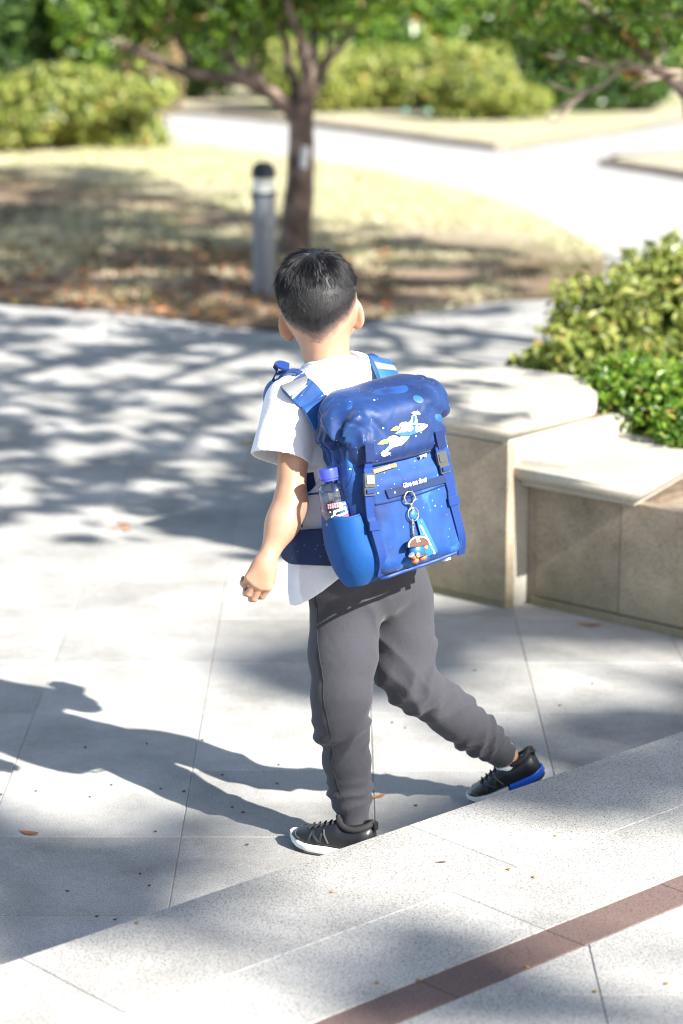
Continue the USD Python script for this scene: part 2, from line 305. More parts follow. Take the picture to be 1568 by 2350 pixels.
def cloth(name, base, var, scale=700, rough=.9, sheen=.25, bump=.35, dist=.0006, low=5, crease=0.0):
    mat(name, {'g': ('geometry', {}), 'w': ('noise_texture', {'scale': scale, 'detail': 2}), 'l': ('noise_texture', {'scale': low, 'detail': 4}), 'a': ('rgb_ramp', {'ramp': [(.3, tuple(c * (1 - var) for c in base)), (.7, tuple(c * (1 + var) for c in base))]}),
        'x': ('mix', {'mix_type': 'overlay', 'fac': .25}), 'f': ('noise_texture', {'scale': 34, 'detail': 5, 'roughness': .62, 'distortion': .6}), 'hh': ('math', {'math_type': 'multiply_add', 'value2': crease}), 'b': ('bump', {'strength': bump, 'distance': dist}), 'p': ('principled_bsdf', {'roughness': rough, 'sheen_weight': sheen, 'specular_ior_level': .2})},
        [('g.position', 'w.vector'), ('g.position', 'l.vector'), ('w.fac', 'a.fac'), ('a.color', 'x.color1'), ('l.fac', 'x.color2'), ('x.color', 'p.base_color'), ('g.position', 'f.vector'), ('f.fac', 'hh.value1'), ('w.fac', 'hh.value3'), ('hh.value', 'b.height'), ('b.normal', 'p.normal')])
cloth('white_cotton', (.66, .67, .72), .03, 900, bump=.5, crease=9.0)
cloth('grey_jersey', (.045, .045, .054), .22, 800, sheen=.12, bump=.55, crease=5.5)
cloth('seam_thread', (.026, .025, .028), .1)
cloth('sock_white', (.72, .72, .72), .05)
plain('shoe_black', (.014, .014, .016), .38); plain('shoe_mesh', (.022, .02, .021), .85); plain('shoe_grey', (.03, .036, .042), .45); plain('shoe_pipe', (.10, .105, .105), .5)
noisy('sole_white', [(.3, (.55, .57, .55)), (.7, (.68, .7, .69))], 60, .6); plain('sole_blue', (.01, .10, .55), .35); plain('sole_dark', (.05, .055, .055), .8)
# backpack
def galaxy(name, dark, mid, light, rough=.42, stars=1.0, scale=9, sheen=.1, patch=.68):
    """Blue printed nylon: nebula clouds and white stars of several sizes."""
    n = {'g': ('texture_coordinate', {}), 'n': ('noise_texture', {'scale': scale, 'detail': 6, 'roughness': .62, 'distortion': .4}), 'r': ('rgb_ramp', {'ramp': [(.34, dark), (.54, mid), (patch, tuple(.5 * (a + b) for a, b in zip(mid, light))), (.84, light)]}),
         'v1': ('voronoi_texture', {'scale': 120, 'randomness': 1}), 'c1': ('math', {'math_type': 'less_than', 'value2': .10}),
         'k1': ('white_noise_texture', {}), 'd1': ('math', {'math_type': 'greater_than', 'value2': .72}), 'a1': ('math', {'math_type': 'multiply'}),
         'v2': ('voronoi_texture', {'scale': 42, 'randomness': 1}), 'c2': ('math', {'math_type': 'less_than', 'value2': .085}), 'k2': ('white_noise_texture', {}), 'd2': ('math', {'math_type': 'greater_than', 'value2': .66}), 'a2': ('math', {'math_type': 'multiply'}),
         's': ('math', {'math_type': 'maximum'}), 'sf': ('math', {'math_type': 'multiply', 'value2': .8 * stars}), 'x': ('mix', {'color2': (.55, .72, .95)}),
         'wv': ('noise_texture', {'scale': 900, 'detail': 1}), 'b': ('bump', {'strength': .2, 'distance': .0005}), 'p': ('principled_bsdf', {'roughness': rough, 'sheen_weight': sheen, 'specular_ior_level': .32})}
    l = [('g.object', f'{k}.vector') for k in ('n', 'v1', 'v2', 'wv')] + [('n.fac', 'r.fac'), ('v1.distance', 'c1.value1'), ('v1.position', 'k1.vector'), ('k1.value', 'd1.value1'), ('c1.value', 'a1.value1'), ('d1.value', 'a1.value2'),
         ('v2.distance', 'c2.value1'), ('v2.position', 'k2.vector'), ('k2.value', 'd2.value1'), ('c2.value', 'a2.value1'), ('d2.value', 'a2.value2'), ('a1.value', 's.value1'), ('a2.value', 's.value2'), ('s.value', 'sf.value1'),
         ('sf.value', 'x.fac'), ('r.color', 'x.color1'), ('x.color', 'p.base_color'), ('wv.fac', 'b.height'), ('b.normal', 'p.normal')]
    mat(name, n, l)
galaxy('pack_front', (.002, .021, .105), (.004, .057, .24), (.07, .25, .52), .62, 1.0, 8, .1, .62)
galaxy('pack_lid', (.004, .012, .06), (.006, .029, .12), (.018, .085, .26), .52, .9, 7)
galaxy('pack_side', (.004, .03, .13), (.006, .072, .26), (.05, .2, .46), .6, .7, 9)
galaxy('pack_dark', (.002, .013, .06), (.003, .02, .085), (.004, .035, .13), .65, .6, 6)
cloth('pocket_blue', (.005, .062, .225), .15, 700, .65, .05, .15, .0004, 9); cloth('webbing', (.007, .035, .17), .25, 900, .6, .1); cloth('webbing_dark', (.004, .016, .08), .25, 900, .6, .1)
plain('piping_blue', (.006, .038, .17), .55); plain('light_strap', (.012, .14, .46), .5)
plain('reflective', (.24, .25, .26), .45, metallic=.2); plain('grey_tip', (.40, .42, .43), .45); plain('black_plastic', (.012, .012, .014), .3); plain('silver', (.42, .43, .42), .28, metallic=.7)
plain('buckle_grey', (.05, .055, .055), .4); plain('orange_patch', (.52, .23, .07), .5); plain('white_print', (.6, .63, .64), .5); plain('pale_print', (.44, .51, .50), .5); plain('blue_print', (.025, .11, .30), .5); plain('yellow_print', (.50, .40, .08), .5); plain('cream_print', (.55, .52, .34), .5); plain('grey_print', (.17, .25, .38), .5)
plain('gold_metal', (.78, .66, .42), .18, metallic=1.0); plain('rose_metal', (.62, .5, .45), .22, metallic=1.0); plain('chain_metal', (.55, .55, .55), .2, metallic=1.0)
plain('tag_blue', (.015, .13, .40), .35, coat_weight=.2); plain('vinyl_blue', (.01, .10, .30), .4); plain('vinyl_brown', (.085, .036, .024), .5); plain('vinyl_white', (.55, .53, .5), .5); plain('vinyl_coral', (.42, .13, .075), .5); plain('vinyl_orange', (.48, .21, .06), .5); plain('vinyl_tan', (.33, .24, .10), .5)
plain('cap_blue', (.05, .075, .55), .32)
mat('bottle_plastic', {'t': ('transparent_bsdf', {'color': (.93, .95, .97)}), 'gl': ('glossy_bsdf', {'color': (1, 1, 1), 'roughness': .06}), 'f': ('fresnel', {'IOR': 1.5}), 'a': ('math', {'math_type': 'multiply_add', 'value2': 1.3, 'value3': .05}), 'm': ('mix_closure', {})},
    [('f.fac', 'a.value1'), ('a.value', 'm.fac'), ('t.BSDF', 'm.closure1'), ('gl.BSDF', 'm.closure2')], surface='m.closure')
plain('label_white', (.8, .8, .78), .4); plain('label_pink', (.75, .35, .38), .4); plain('label_blue', (.03, .08, .5), .4); plain('label_red', (.7, .16, .2), .4)

# ------------------------------------------------------------------ ground, lawn, paths, paving
rng = np.random.default_rng(7)
E1, E2 = np.array([.737, .676]), np.array([.676, -.737])              # the step's edge runs along E1, the garden walls along E2
single('ground', box((0, 30, -.16), (160, 160, .2)), 'soil', None, None, kind='structure', loc=(0, 0, 0))
pave = thing('lower_pavement', kind='structure')
part(pave, 'bedding', box((0, 6.5, -.0275), (9, 15, .05)), 'joint_dirt')
X0, Y0, SZ = -.716, 4.975, .392
for i in range(-6, 7):
    for j in range(-5, 18):
        x, y = X0 + i * SZ, Y0 + j * SZ
        if abs(x + SZ / 2) > .19 * (y + SZ) + .75 or y < 3.0: continue
        z = rng.uniform(-.0008, .0008)
        part(pave, 'paving_slab', slab(sbox(x + .0008, y + .0008, x + SZ - .0008, y + SZ - .0008), -.02, z, .0014), 'pale_granite', smooth=False)
# the raised step in the foreground: edge slabs, a second row, a brown band and square slabs
step = thing('upper_platform', kind='structure')
S0 = np.array([-.561, 3.682]); HS = .13
def sq(s0, s1, t0, t1): return Polygon([S0 + E1 * a + E2 * b for a, b in ((s0, t0), (s1, t0), (s1, t1), (s0, t1))])
g = .0011
part(step, 'base', trimesh.creation.extrude_polygon(sq(-6, 6, .012, 7), .1275, engine='earcut'), 'joint_dirt')
for k in range(-4, 4): part(step, 'edge_slab', slab(sq(.042 + .892 * k + g, .042 + .892 * (k + 1) - g, 0, .283 - g), .04, HS, .0012), 'pale_granite_step', smooth=False)
for k in range(-4, 4): part(step, 'granite_slab', slab(sq(.766 + .892 * k + g, .766 + .892 * (k + 1) - g, .283 + g, .507 - g), .08, HS, .0009), 'pale_granite_step', smooth=False)
for k in range(-7, 8): part(step, 'brown_slab', slab(sq(.466 + .3 * k + g, .466 + .3 * (k + 1) - g, .507 + g, .597 - g), .08, HS, .0009), 'brown_granite', smooth=False)
below = sq(-6, 6, .597 + g, 8)
for i in range(-5, 5):
    for j in range(-5, 5):
        b = sbox(.414 + i * .4 + g, 3.57 + j * .4 + g, .414 + (i + 1) * .4 - g, 3.57 + (j + 1) * .4 - g).intersection(below)
        if b.area > .002 and b.geom_type == 'Polygon' and abs(b.centroid.x) < 1.3: part(step, 'granite_slab', slab(b, .08, HS, .0009), 'pale_granite_step', smooth=False)
# lawn between pavement and path
edge = [(-6, 12.6), (-3, 11.95)] + [tuple(ground(x, y)[:2]) for x, y in ((-60, 692), (0, 700), (200, 712), (400, 735), (540, 752), (640, 766), (740, 757), (830, 740), (1000, 715), (1190, 690))] + [(1.25, 11.75)]
low = [tuple(ground(x, y)[:2]) for x, y in ((1390, 585), (1330, 548), (1200, 480), (1060, 435), (900, 400), (700, 362), (500, 338), (330, 325))] + [(-3.2, 20.9), (-7, 22.3)]
def ragged(pts, amp, seed, step=.12):
    out = []
    for a, b in zip(pts[:-1], pts[1:]):
        n = max(1, int(np.hypot(b[0] - a[0], b[1] - a[1]) / step)); out += [(a[0] + (b[0] - a[0]) * t / n, a[1] + (b[1] - a[1]) * t / n) for t in range(n)]
    q = np.array(out + [pts[-1]]); q3 = np.c_[q, 0 * q[:, 0]]; return [tuple(x) for x in q + np.c_[ns(q3, 4, seed, 3), ns(q3, 4, seed + 3, 3)] * amp]
edge = ragged(edge, .14, 5)
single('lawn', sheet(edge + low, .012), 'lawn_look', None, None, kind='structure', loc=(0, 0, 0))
road = low[::-1] + [(1.7, 11.6), (3.2, 11.6), (3.6, 14.8)] + [tuple(ground(x, y)[:2]) for x, y in ((1568, 414), (1385, 384))] + [(2.1, 19.0), (2.9, 19.4), (5, 19.3), (5, 23.2), (3.2, 22.4)] + [tuple(ground(x, y)[:2]) for x, y in ((1450, 302), (1300, 325), (1150, 350), (1000, 331), (850, 310), (700, 290), (500, 270), (330, 255))] + [(-3.5, 25.0), (-8, 27)]
single('path', sheet(road, .006), 'path_paving', None, None, kind='structure', loc=(0, 0, 0))
verge = [tuple(ground(x, y)[:2]) for x, y in ((330, 254), (500, 269), (700, 289), (850, 309), (1000, 330), (1150, 349), (1300, 324), (1450, 301))] + [(3.2, 22.5), (5, 23.4), (9, 40), (-12, 40), (-8, 27.1), (-3.5, 25.1)]
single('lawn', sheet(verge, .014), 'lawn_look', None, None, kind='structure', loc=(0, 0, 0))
side = [tuple(ground(x, y)[:2]) for x, y in ((1385, 383), (1568, 412))] + [(3.7, 14.9), (6, 14), (6, 19.2), (2.9, 19.3), (2.15, 18.8)]
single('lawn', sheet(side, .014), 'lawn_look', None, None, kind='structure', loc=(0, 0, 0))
def kerb(name, pts, w, h, label):
    k = thing(name, label, 'kerb', (*pts[0], 0))
    pts = np.array(pts)
    for a, b in zip(pts[:-1], pts[1:]):
        L = np.linalg.norm(b - a); n = max(1, round(L / .6)); d = (b - a) / L; q = np.array([-d[1], d[0]]) * w / 2
        for j in range(n):
            s, e = a + d * (L * j / n + .003), a + d * (L * (j + 1) / n - .003)
            part(k, 'kerb_stone', slab(Polygon([s - q, e - q, e + q, s + q]), 0, h, .008), 'kerb_stone', smooth=False)
kerb('kerb', [ground(x, y)[:2] for x, y in ((330, 252), (500, 266), (700, 286), (850, 306), (1000, 327), (1150, 347))], .1, .055, 'low brown kerb along the far edge of the pale path, ending at the path junction')
kerb('kerb', [ground(x, y)[:2] for x, y in ((1386, 381), (1568, 409))] + [np.array([3.4, 15.3])], .1, .06, 'short brown kerb stub at the right edge beside the path junction')

# ------------------------------------------------------------------ garden walls (wall directions W1, W2)
C1 = ground(1160, 1400)[:2]
W1, W2 = np.array([.656, .755]), np.array([.755, -.656])
def wl(a, b): return C1 + W1 * a + W2 * b                             # a: away from the camera, b: towards the right
def wpoly(a0, a1, b0, b1): return Polygon([wl(a, b) for a, b in ((a0, b0), (a1, b0), (a1, b1), (a0, b1))])
def coping(poly, z0, z1, over, rnd):
    """A coping with a bullnose edge, above a flat fillet."""
    P = []
    for z, o in [(z0, over * .2), (z0 + .012, over * .25), (z0 + .013, over * .75)] + [(z0 + .013 + (z1 - z0 - .013) * (.5 - .5 * math.cos(t)), over * .75 + rnd * math.sin(t) - rnd * .55 * (t > 2.2)) for t in np.linspace(.15, math.pi * .93, 9)] + [(z1, -rnd * .5)]:
        a = np.array(affinity.scale(poly, 1, 1).buffer(o, join_style=2).exterior.coords)[:-1]
        if not Polygon(a).exterior.is_ccw: a = a[::-1]
        a = np.roll(a, -int(np.argmin(a @ np.array([.3, 1]))), 0); P.append(np.c_[a, np.full(len(a), z)])
    n = len(P[0]); V = np.vstack(P); F = []
    for i in range(len(P) - 1):
        for k in range(n):
            q = (k + 1) % n; F += [[i * n + k, i * n + q, (i + 1) * n + q], [i * n + k, (i + 1) * n + q, (i + 1) * n + k]]
    e = (len(P) - 1) * n
    for k in range(1, n - 1): F += [[e, e + k, e + k + 1], [0, k + 1, k]]
    return trimesh.Trimesh(V, F, process=False)
ORI = np.array([*C1, 0])
w1 = thing('planter_wall', 'taller pale granite planter wall with bullnose coping, beside the backpack', 'wall', ORI)
part(w1, 'plinth', slab(wpoly(.006, .6, -.66, -.006), 0, .022, .002), 'wall_granite', smooth=False)
part(w1, 'facing_slab', slab(wpoly(0, .034, -.36 + .0015, 0), .022, .454, .002), 'wall_granite', smooth=False)
part(w1, 'facing_slab', slab(wpoly(0, .034, -.66, -.36 - .0015), .022, .454, .002), 'wall_granite', smooth=False)
part(w1, 'end_slab', slab(wpoly(.036, .6, -.034, 0), .0, .454, .002), 'coping_granite', smooth=False)
part(w1, 'core', slab(wpoly(.036, .58, -.64, -.036), .02, .452, .002), 'soil', smooth=False)
part(w1, 'coping_slab', coping(Polygon([wl(a, b) for a, b in ((.004, -.002), (.004, -.362), (.61, -.362), (.61, -.17), (.36, -.002))]), .456, .525, .004, .022), 'coping_granite', smooth=40)
part(w1, 'coping_slab', coping(wpoly(.004, .61, -.68, -.366), .456, .525, .002, .018), 'coping_granite', smooth=40)
w2 = thing('planter_wall', 'lower granite planter wall with rounded coping at the right edge, mossy at its foot', 'wall', np.array([*wl(.09, .01), 0]))
B0 = .09
part(w2, 'plinth', slab(wpoly(B0 - .004, .4, .02, 1.8), 0, .024, .002), 'wall_granite', smooth=False)
bj = .302
for s0, s1, dz in ((.03, bj, 0), (bj, .9, .0), (.9, 1.5, 0)):
    part(w2, 'facing_slab', slab(wpoly(B0, B0 + .034, s0 + .0015, s1 - .0015), .028, .333, .002), 'wall_granite', smooth=False)
part(w2, 'corner_strip', slab(wpoly(B0 + .004, B0 + .036, .004, .0285), .0, .333, .002), 'wall_granite', smooth=False)
part(w2, 'core', slab(wpoly(B0 + .036, B0 + .4, .006, .36), .02, .332, .002), 'soil', smooth=False)
part(w2, 'core', slab(wpoly(B0 + .036, B0 + .4, .362, 1.5), .02, .318, .002), 'wall_granite', smooth=False)
part(w2, 'coping_slab', coping(Polygon([wl(a, b) for a, b in ((B0 - .034, .006), (B0 + .42, .006), (B0 + .42, .255), (B0 - .034, .365))]), .335, .408, .006, .027), 'coping_granite', smooth=40)
bed = single('planting_bed', slab(wpoly(.62, 2.6, -.5, 2.6).union(wpoly(.5, 2.6, .002, 2.6)).convex_hull, 0, .31, .01), 'soil', None, None, kind='structure', smooth=False)

# ------------------------------------------------------------------ foliage helpers
def leaves(C, N, size, rg, aspect=.5, hexa=False, jit=.9):
    C = np.asarray(C, float); n = len(C); N = np.asarray(N, float) + rg.normal(0, jit, (n, 3)); N /= np.linalg.norm(N, axis=1, keepdims=True)
    T = rg.normal(0, 1, (n, 3)); T -= N * (T * N).sum(1, keepdims=True); T /= np.linalg.norm(T, axis=1, keepdims=True); B = np.cross(N, T)
    s = np.broadcast_to(size, n)[:, None] * rg.uniform(.65, 1.25, (n, 1)); w = s * aspect * .5; c = s * .12
    if hexa:
        V = np.stack([C - T * s * .5, C - T * s * .18 + B * w * .9 + N * c, C + T * s * .2 + B * w * .8 + N * c, C + T * s * .5 - N * c, C + T * s * .2 - B * w * .8 + N * c, C - T * s * .18 - B * w * .9 + N * c], 1)
        f = np.array([[0, 1, 2], [0, 2, 3], [0, 3, 4], [0, 4, 5]])
    else:
        V = np.stack([C - T * s * .5, C + B * w + N * c, C + T * s * .5, C - B * w + N * c], 1); f = np.array([[0, 1, 2], [0, 2, 3]])
    k = V.shape[1]
    return trimesh.Trimesh(V.reshape(-1, 3), (f[None] + k * np.arange(n)[:, None, None]).reshape(-1, 3), process=False)
def blob(lobes, n, rg, lo=.72, hi=1.06, floor=None):
    """Points and outward normals near the surface of a clump of ellipsoids."""
    lobes = [(np.array(c, float), np.array(r, float)) for c, r in lobes]; area = np.array([(r[0] * r[1] + r[1] * r[2] + r[0] * r[2]) for _, r in lobes]); pk = rg.choice(len(lobes), n, p=area / area.sum())
    D = rg.normal(0, 1, (n, 3)); D /= np.linalg.norm(D, axis=1, keepdims=True)
    c = np.array([l[0] for l in lobes])[pk]; r = np.array([l[1] for l in lobes])[pk]
    s = rg.uniform(lo, hi, (n, 1)) + rg.exponential(.035, (n, 1)); s = s * (1 + .55 * (meshkit.noise(D * 3 + pk[:, None] * 7.1, 3) - .5)[:, None])
    P = c + D * r * s; keep = np.ones(n, bool)
    for cc, rr in lobes: keep &= np.linalg.norm((P - cc) / rr, axis=1) > lo * .93
    if floor is not None: keep &= P[:, 2] > floor
    N = D / r; N /= np.linalg.norm(N, axis=1, keepdims=True)
    return P[keep], N[keep]
def shrub(name, label, lobes, n, size, m, rg, cat='shrub', stems=6, base=None, group=None, hexa=False, twig='bark', inner=.35, aspect=.5, z0=0.0):
    cs = np.array([l[0] for l in lobes]); c = cs.mean(0) if base is None else np.array(base); t = thing(name, label, cat, (c[0], c[1], z0), group)
    P, N = blob(lobes, n, rg, floor=z0 + .02); N = N * .6 + SUN * .6 + [0, 0, .15]
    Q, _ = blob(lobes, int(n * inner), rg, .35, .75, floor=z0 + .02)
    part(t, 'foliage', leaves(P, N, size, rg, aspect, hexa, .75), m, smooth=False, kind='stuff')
    part(t, 'inner_foliage', leaves(Q, np.zeros_like(Q) + [0, 0, .3], size * 1.2, rg, aspect), 'leaf_deep', smooth=False, kind='stuff')  # darker leaf colour inside paints the shaded gaps of the shrub
    st = []
    for k in range(stems):
        b = np.array([c[0] + rg.normal(0, .07), c[1] + rg.normal(0, .07), z0 - .02]); l = lobes[k % len(lobes)]; e = np.array(l[0]) + rg.normal(0, .3, 3) * l[1]
        st.append(tube(curve([b, (b + e) / 2 + rg.normal(0, .04, 3), e], 8), np.linspace(.014, .004, 8), 6))
    part(t, 'stems', cat_(*st), twig)
    return t
def lumpy(c, r, n, rg, spread=.62, rr=(.38, .62), flat=1.0):
    """Lobes scattered through an ellipsoid."""
    out = []
    for k in range(n):
        d = unit(rg.normal(0, 1, 3)) * np.array([1, 1, flat]); out.append((np.array(c) + d * np.array(r) * spread * rg.uniform(.4, 1), np.array(r) * rg.uniform(*rr)))
    return out
def limb(pts, r0, r1, n=10, k=8, jit=0.0, rg=None):
    c = curve(pts, n)
    if jit: c = c + rg.normal(0, jit, c.shape)
    return tube(c, np.linspace(r0, r1, n), k)

# shrubs at the right, behind the garden walls
rg = np.random.default_rng(11)
SC = np.array([1.25, 8.0, .32])
lob = [(SC + np.array(o) * .01, np.array(r) * .01) for o, r in [((-40, -20, 4), (22, 26, 16)), ((-28, 12, 12), (26, 28, 20)), ((0, 0, 16), (34, 34, 22)), ((10, 30, 20), (40, 30, 22)), ((-8, -38, 2), (30, 26, 18)), ((34, -20, 12), (36, 40, 24)), ((-52, 2, -4), (16, 20, 12)), ((-30, -44, -6), (22, 20, 12)), ((-6, 16, 24), (20, 20, 14))]]
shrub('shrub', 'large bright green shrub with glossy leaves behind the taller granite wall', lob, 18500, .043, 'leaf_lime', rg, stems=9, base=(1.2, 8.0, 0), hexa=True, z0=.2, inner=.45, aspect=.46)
BX = np.array([*wl(.80, .30), .42])
lob = [(BX + np.array(o) * .01, np.array(r) * .01) for o, r in [((0, 0, 0), (20, 22, 15)), ((20, -10, 2), (24, 22, 17)), ((-8, 20, 2), (20, 22, 13)), ((30, 22, 6), (26, 26, 18)), ((-22, 38, 0), (18, 18, 11)), ((4, -10, -4), (16, 14, 12)), ((45, -20, 4), (22, 20, 20)), ((-20, 8, 8), (12, 12, 8)), ((-24, -16, 2), (11, 11, 8))]] + [(ground(1425, 890, .5), np.array([.12, .13, .09])), (ground(1470, 915, .48), np.array([.14, .13, .1])), (ground(1440, 960, .42), np.array([.09, .09, .08]))]
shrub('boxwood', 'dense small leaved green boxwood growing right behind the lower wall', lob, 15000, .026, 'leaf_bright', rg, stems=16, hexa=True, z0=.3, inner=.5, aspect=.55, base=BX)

# tree in the middle with a white patch on its trunk
rg = np.random.default_rng(5)
TB = ground(672, 592); YT = TB[1]
def tp(*a): return [at(x, y, YT + dy) for x, y, dy in a]
tr = thing('tree', 'small gnarled tree with low fork standing behind the bollard light', 'tree', TB)
tk = limb(tp((668, 600, 0), (677, 560, 0), (684, 480, 0), (690, 390, 0), (691, 320, 0), (690, 262, 0), (692, 235, 0)), .088, .062, 30, 14)
tk.vertices += (ns(tk.vertices, 9, 3, 3)[:, None]) * .035 * np.array([1, 1, .2]); part(tr, 'trunk', tk, 'bark')
pw = tp((697, 385, -.072), (699, 360, -.074), (702, 335, -.072)); part(tr, 'whitewash_patch', limb(pw, .022, .02, 8, 8), 'trunk_white')
limbs = [((690, 280, 0), (655, 240, 0), (610, 205, -.1), (540, 178, -.2), (430, 168, -.2), (340, 125, -.1), (240, 75, 0)), ((612, 208, -.1), (560, 165, 0), (515, 125, .1), (470, 60, .2), (430, -30, .3)),
         ((688, 255, 0), (672, 190, .1), (655, 110, .1), (645, 30, .1), (640, -60, .1)), ((692, 250, 0), (704, 170, -.1), (700, 100, -.1), (668, 40, -.2), (650, -50, -.2)), ((700, 262, 0), (725, 205, .1), (745, 150, .1), (795, 85, .2), (840, 10, .3)),
         ((698, 255, 0), (715, 170, 0), (722, 90, .1), (715, 10, .2), (700, -60, .2)), ((600, 200, -.1), (600, 150, .2), (610, 60, .3), (600, -40, .3)), ((520, 132, .1), (545, 70, .2), (560, -20, .3)), ((704, 190, 0), (690, 120, .1), (682, 50, .1), (676, -60, .2)), ((735, 180, .1), (752, 110, .1), (760, 40, .2), (755, -60, .2)), ((570, 178, .1), (588, 110, .1), (580, 40, .1), (590, -60, .2)), ((440, 165, -.1), (420, 110, 0), (390, 60, .1), (380, -40, .1))]
for i, l in enumerate(limbs): part(tr, 'limb', limb(tp(*l), (.05, .032, .034, .034, .03, .034, .02, .018, .022, .02, .018, .016)[i], .012, 16, 8, .006, rg), 'bark')
lc = []
for x, y, r, n in ((640, -200, .38, 800), (480, -190, .38, 700), (330, -170, .38, 600), (780, -200, .38, 700), (560, 10, .16, 110), (430, 30, .18, 130), (330, 50, .18, 130), (640, 20, .13, 60), (740, 0, .14, 70), (500, 80, .11, 40), (600, 100, .08, 20), (290, 20, .2, 160), (830, -20, .18, 100), (700, -20, .16, 90)):
    c = at(x, y, YT + .1); P = c + rg.normal(0, r * .55, (n, 3)); lc.append(P)
tz = np.linspace(0, .85, 400); tq = TB + np.c_[rg.normal(0, .09, (400, 2)), tz] + SUN * rg.uniform(2.7, 3.7, (400, 1)); lc.append(tq[ns(tq, 5, 3, 2) > -.06])  # unseen leaves added towards the sun to dapple the trunk with shade
lc = np.vstack(lc); part(tr, 'crown', leaves(lc, np.tile([0, 0, .6], (len(lc), 1)), .085, rg, .5, True), 'leaf_mid', smooth=False, kind='stuff')

# bushes on the left
shrub('bush', 'rounded lime green bush at the left edge of the lawn beyond the shade', lumpy(ground(110, 365) + [-.1, .5, .36], (1.0, .45, .30), 20, rg, .85, (.2, .38)) + [(ground(265, 345) + [0, .3, .26], (.26, .25, .2))] + [(np.array([x, 19.5, .12]), np.array([.3, .2, .14])) for x in np.arange(-3.2, -1.7, .3)], 10500, .10, 'leaf_lime', rg, stems=14, base=ground(120, 360) + [0, .5, 0], inner=.5)
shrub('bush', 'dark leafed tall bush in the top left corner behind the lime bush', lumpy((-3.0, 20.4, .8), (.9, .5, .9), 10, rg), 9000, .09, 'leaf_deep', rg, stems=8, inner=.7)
shrub('bush', 'bright green leafy bush in the top left above the lime bush', lumpy((-2.15, 20.2, 1.05), (.35, .35, .5), 7, rg), 1800, .09, 'leaf_bright', rg, stems=5, inner=.4, base=(-2.2, 20.3, 0))
shrub('bush', 'russet tinged thin bush between the lime bush and the tree limb', lumpy((-1.62, 20.9, .62), (.42, .35, .55), 8, rg), 3600, .065, 'leaf_russet', rg, stems=8, inner=.3)
# hedges beyond the path
rg = np.random.default_rng(21)
hb = ground(900, 240)
shrub('hedge', 'long low lime green hedge beyond the path behind the tree', [((x, 23.4 + rg.uniform(-.3, .3), .34 + rg.uniform(-.08, .14)), (.3 + rg.uniform(-.06, .08), .36, .27)) for x in np.arange(-.55, 1.5, .22)], 10000, .085, 'leaf_lime', rg, 'hedge', stems=10, inner=.4)
shrub('hedge', 'rounded lime green hedge end bulging towards the path junction', lumpy(ground(1120, 285) + [0, .45, .30], (.62, .4, .38), 14, rg, .7, (.28, .45)), 7500, .08, 'leaf_lime', rg, 'hedge', stems=8, inner=.4)
shrub('shrub', 'broad leaved bright green shrub rising behind the lime hedge', lumpy((.7, 24.9, .6), (1.5, .5, .55), 14, rg), 8000, .13, 'leaf_bright', rg, stems=10, inner=.6)
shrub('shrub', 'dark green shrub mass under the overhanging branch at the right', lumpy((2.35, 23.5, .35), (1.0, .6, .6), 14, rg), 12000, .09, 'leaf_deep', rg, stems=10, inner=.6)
shrub('shrub', 'mid green shrub in the top right corner above the dark shrub', lumpy((2.9, 24.6, .85), (1.3, .5, .6), 14, rg), 9000, .1, 'leaf_mid', rg, stems=8, inner=.6)
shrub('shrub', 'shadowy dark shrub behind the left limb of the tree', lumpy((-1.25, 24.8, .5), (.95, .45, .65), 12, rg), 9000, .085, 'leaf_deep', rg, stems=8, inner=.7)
hm = [((x, 27.5 + rg.uniform(-.5, .5), .9 + rg.uniform(-.2, .3)), (.9, .6, 1.0)) for x in np.arange(-5.5, 5.6, .8)]
P, N = blob(hm, 17000, rg, .8, 1.08, .02); Q, _ = blob(hm, 12000, rg, .4, .8, .02)
single('tree_belt', cat_(leaves(P, N * .6 + SUN * .7, .19, rg), leaves(Q, np.zeros_like(Q), .2, rg)), 'leaf_mid', 'far dense belt of dark trees closing the view at the top', 'trees', smooth=False, kind='stuff')
bt = thing('tree', 'brown leaning trunks of a far tree rising at the top middle', 'tree', (.62, 25.6, 0))
for a, b, r in (((905, 85), (925, -30), .085), ((880, 85), (872, -30), .05), ((930, 40), (985, -30), .045), ((940, 60), (965, -30), .03)):
    y = 25.6; part(bt, 'trunk', limb([at(*a, y) * [1, 1, 0], at(*a, y), at(*b, y), at(*b, y) + [.1, 0, .9]], r, r * .7, 12, 8, .004, rg), 'pale_bark')
P = np.array([.6, 25.6, 2.6]) + rg.normal(0, 1, (2500, 3)) * [.9, .6, .5]; part(bt, 'crown', leaves(P, np.tile([0, 0, .5], (len(P), 1)), .13, rg), 'leaf_mid', smooth=False, kind='stuff')
plain('turquoise', (.25, .50, .43), .5)
single('water_hose', limb([ground(x, y) + [0, 0, .03] for x, y in ((925, 262), (955, 255), (985, 262), (1015, 250), (1040, 262))], .014, .014, 20, 6), 'turquoise', 'pale turquoise hose lying on the verge before the lime hedge', 'hose')

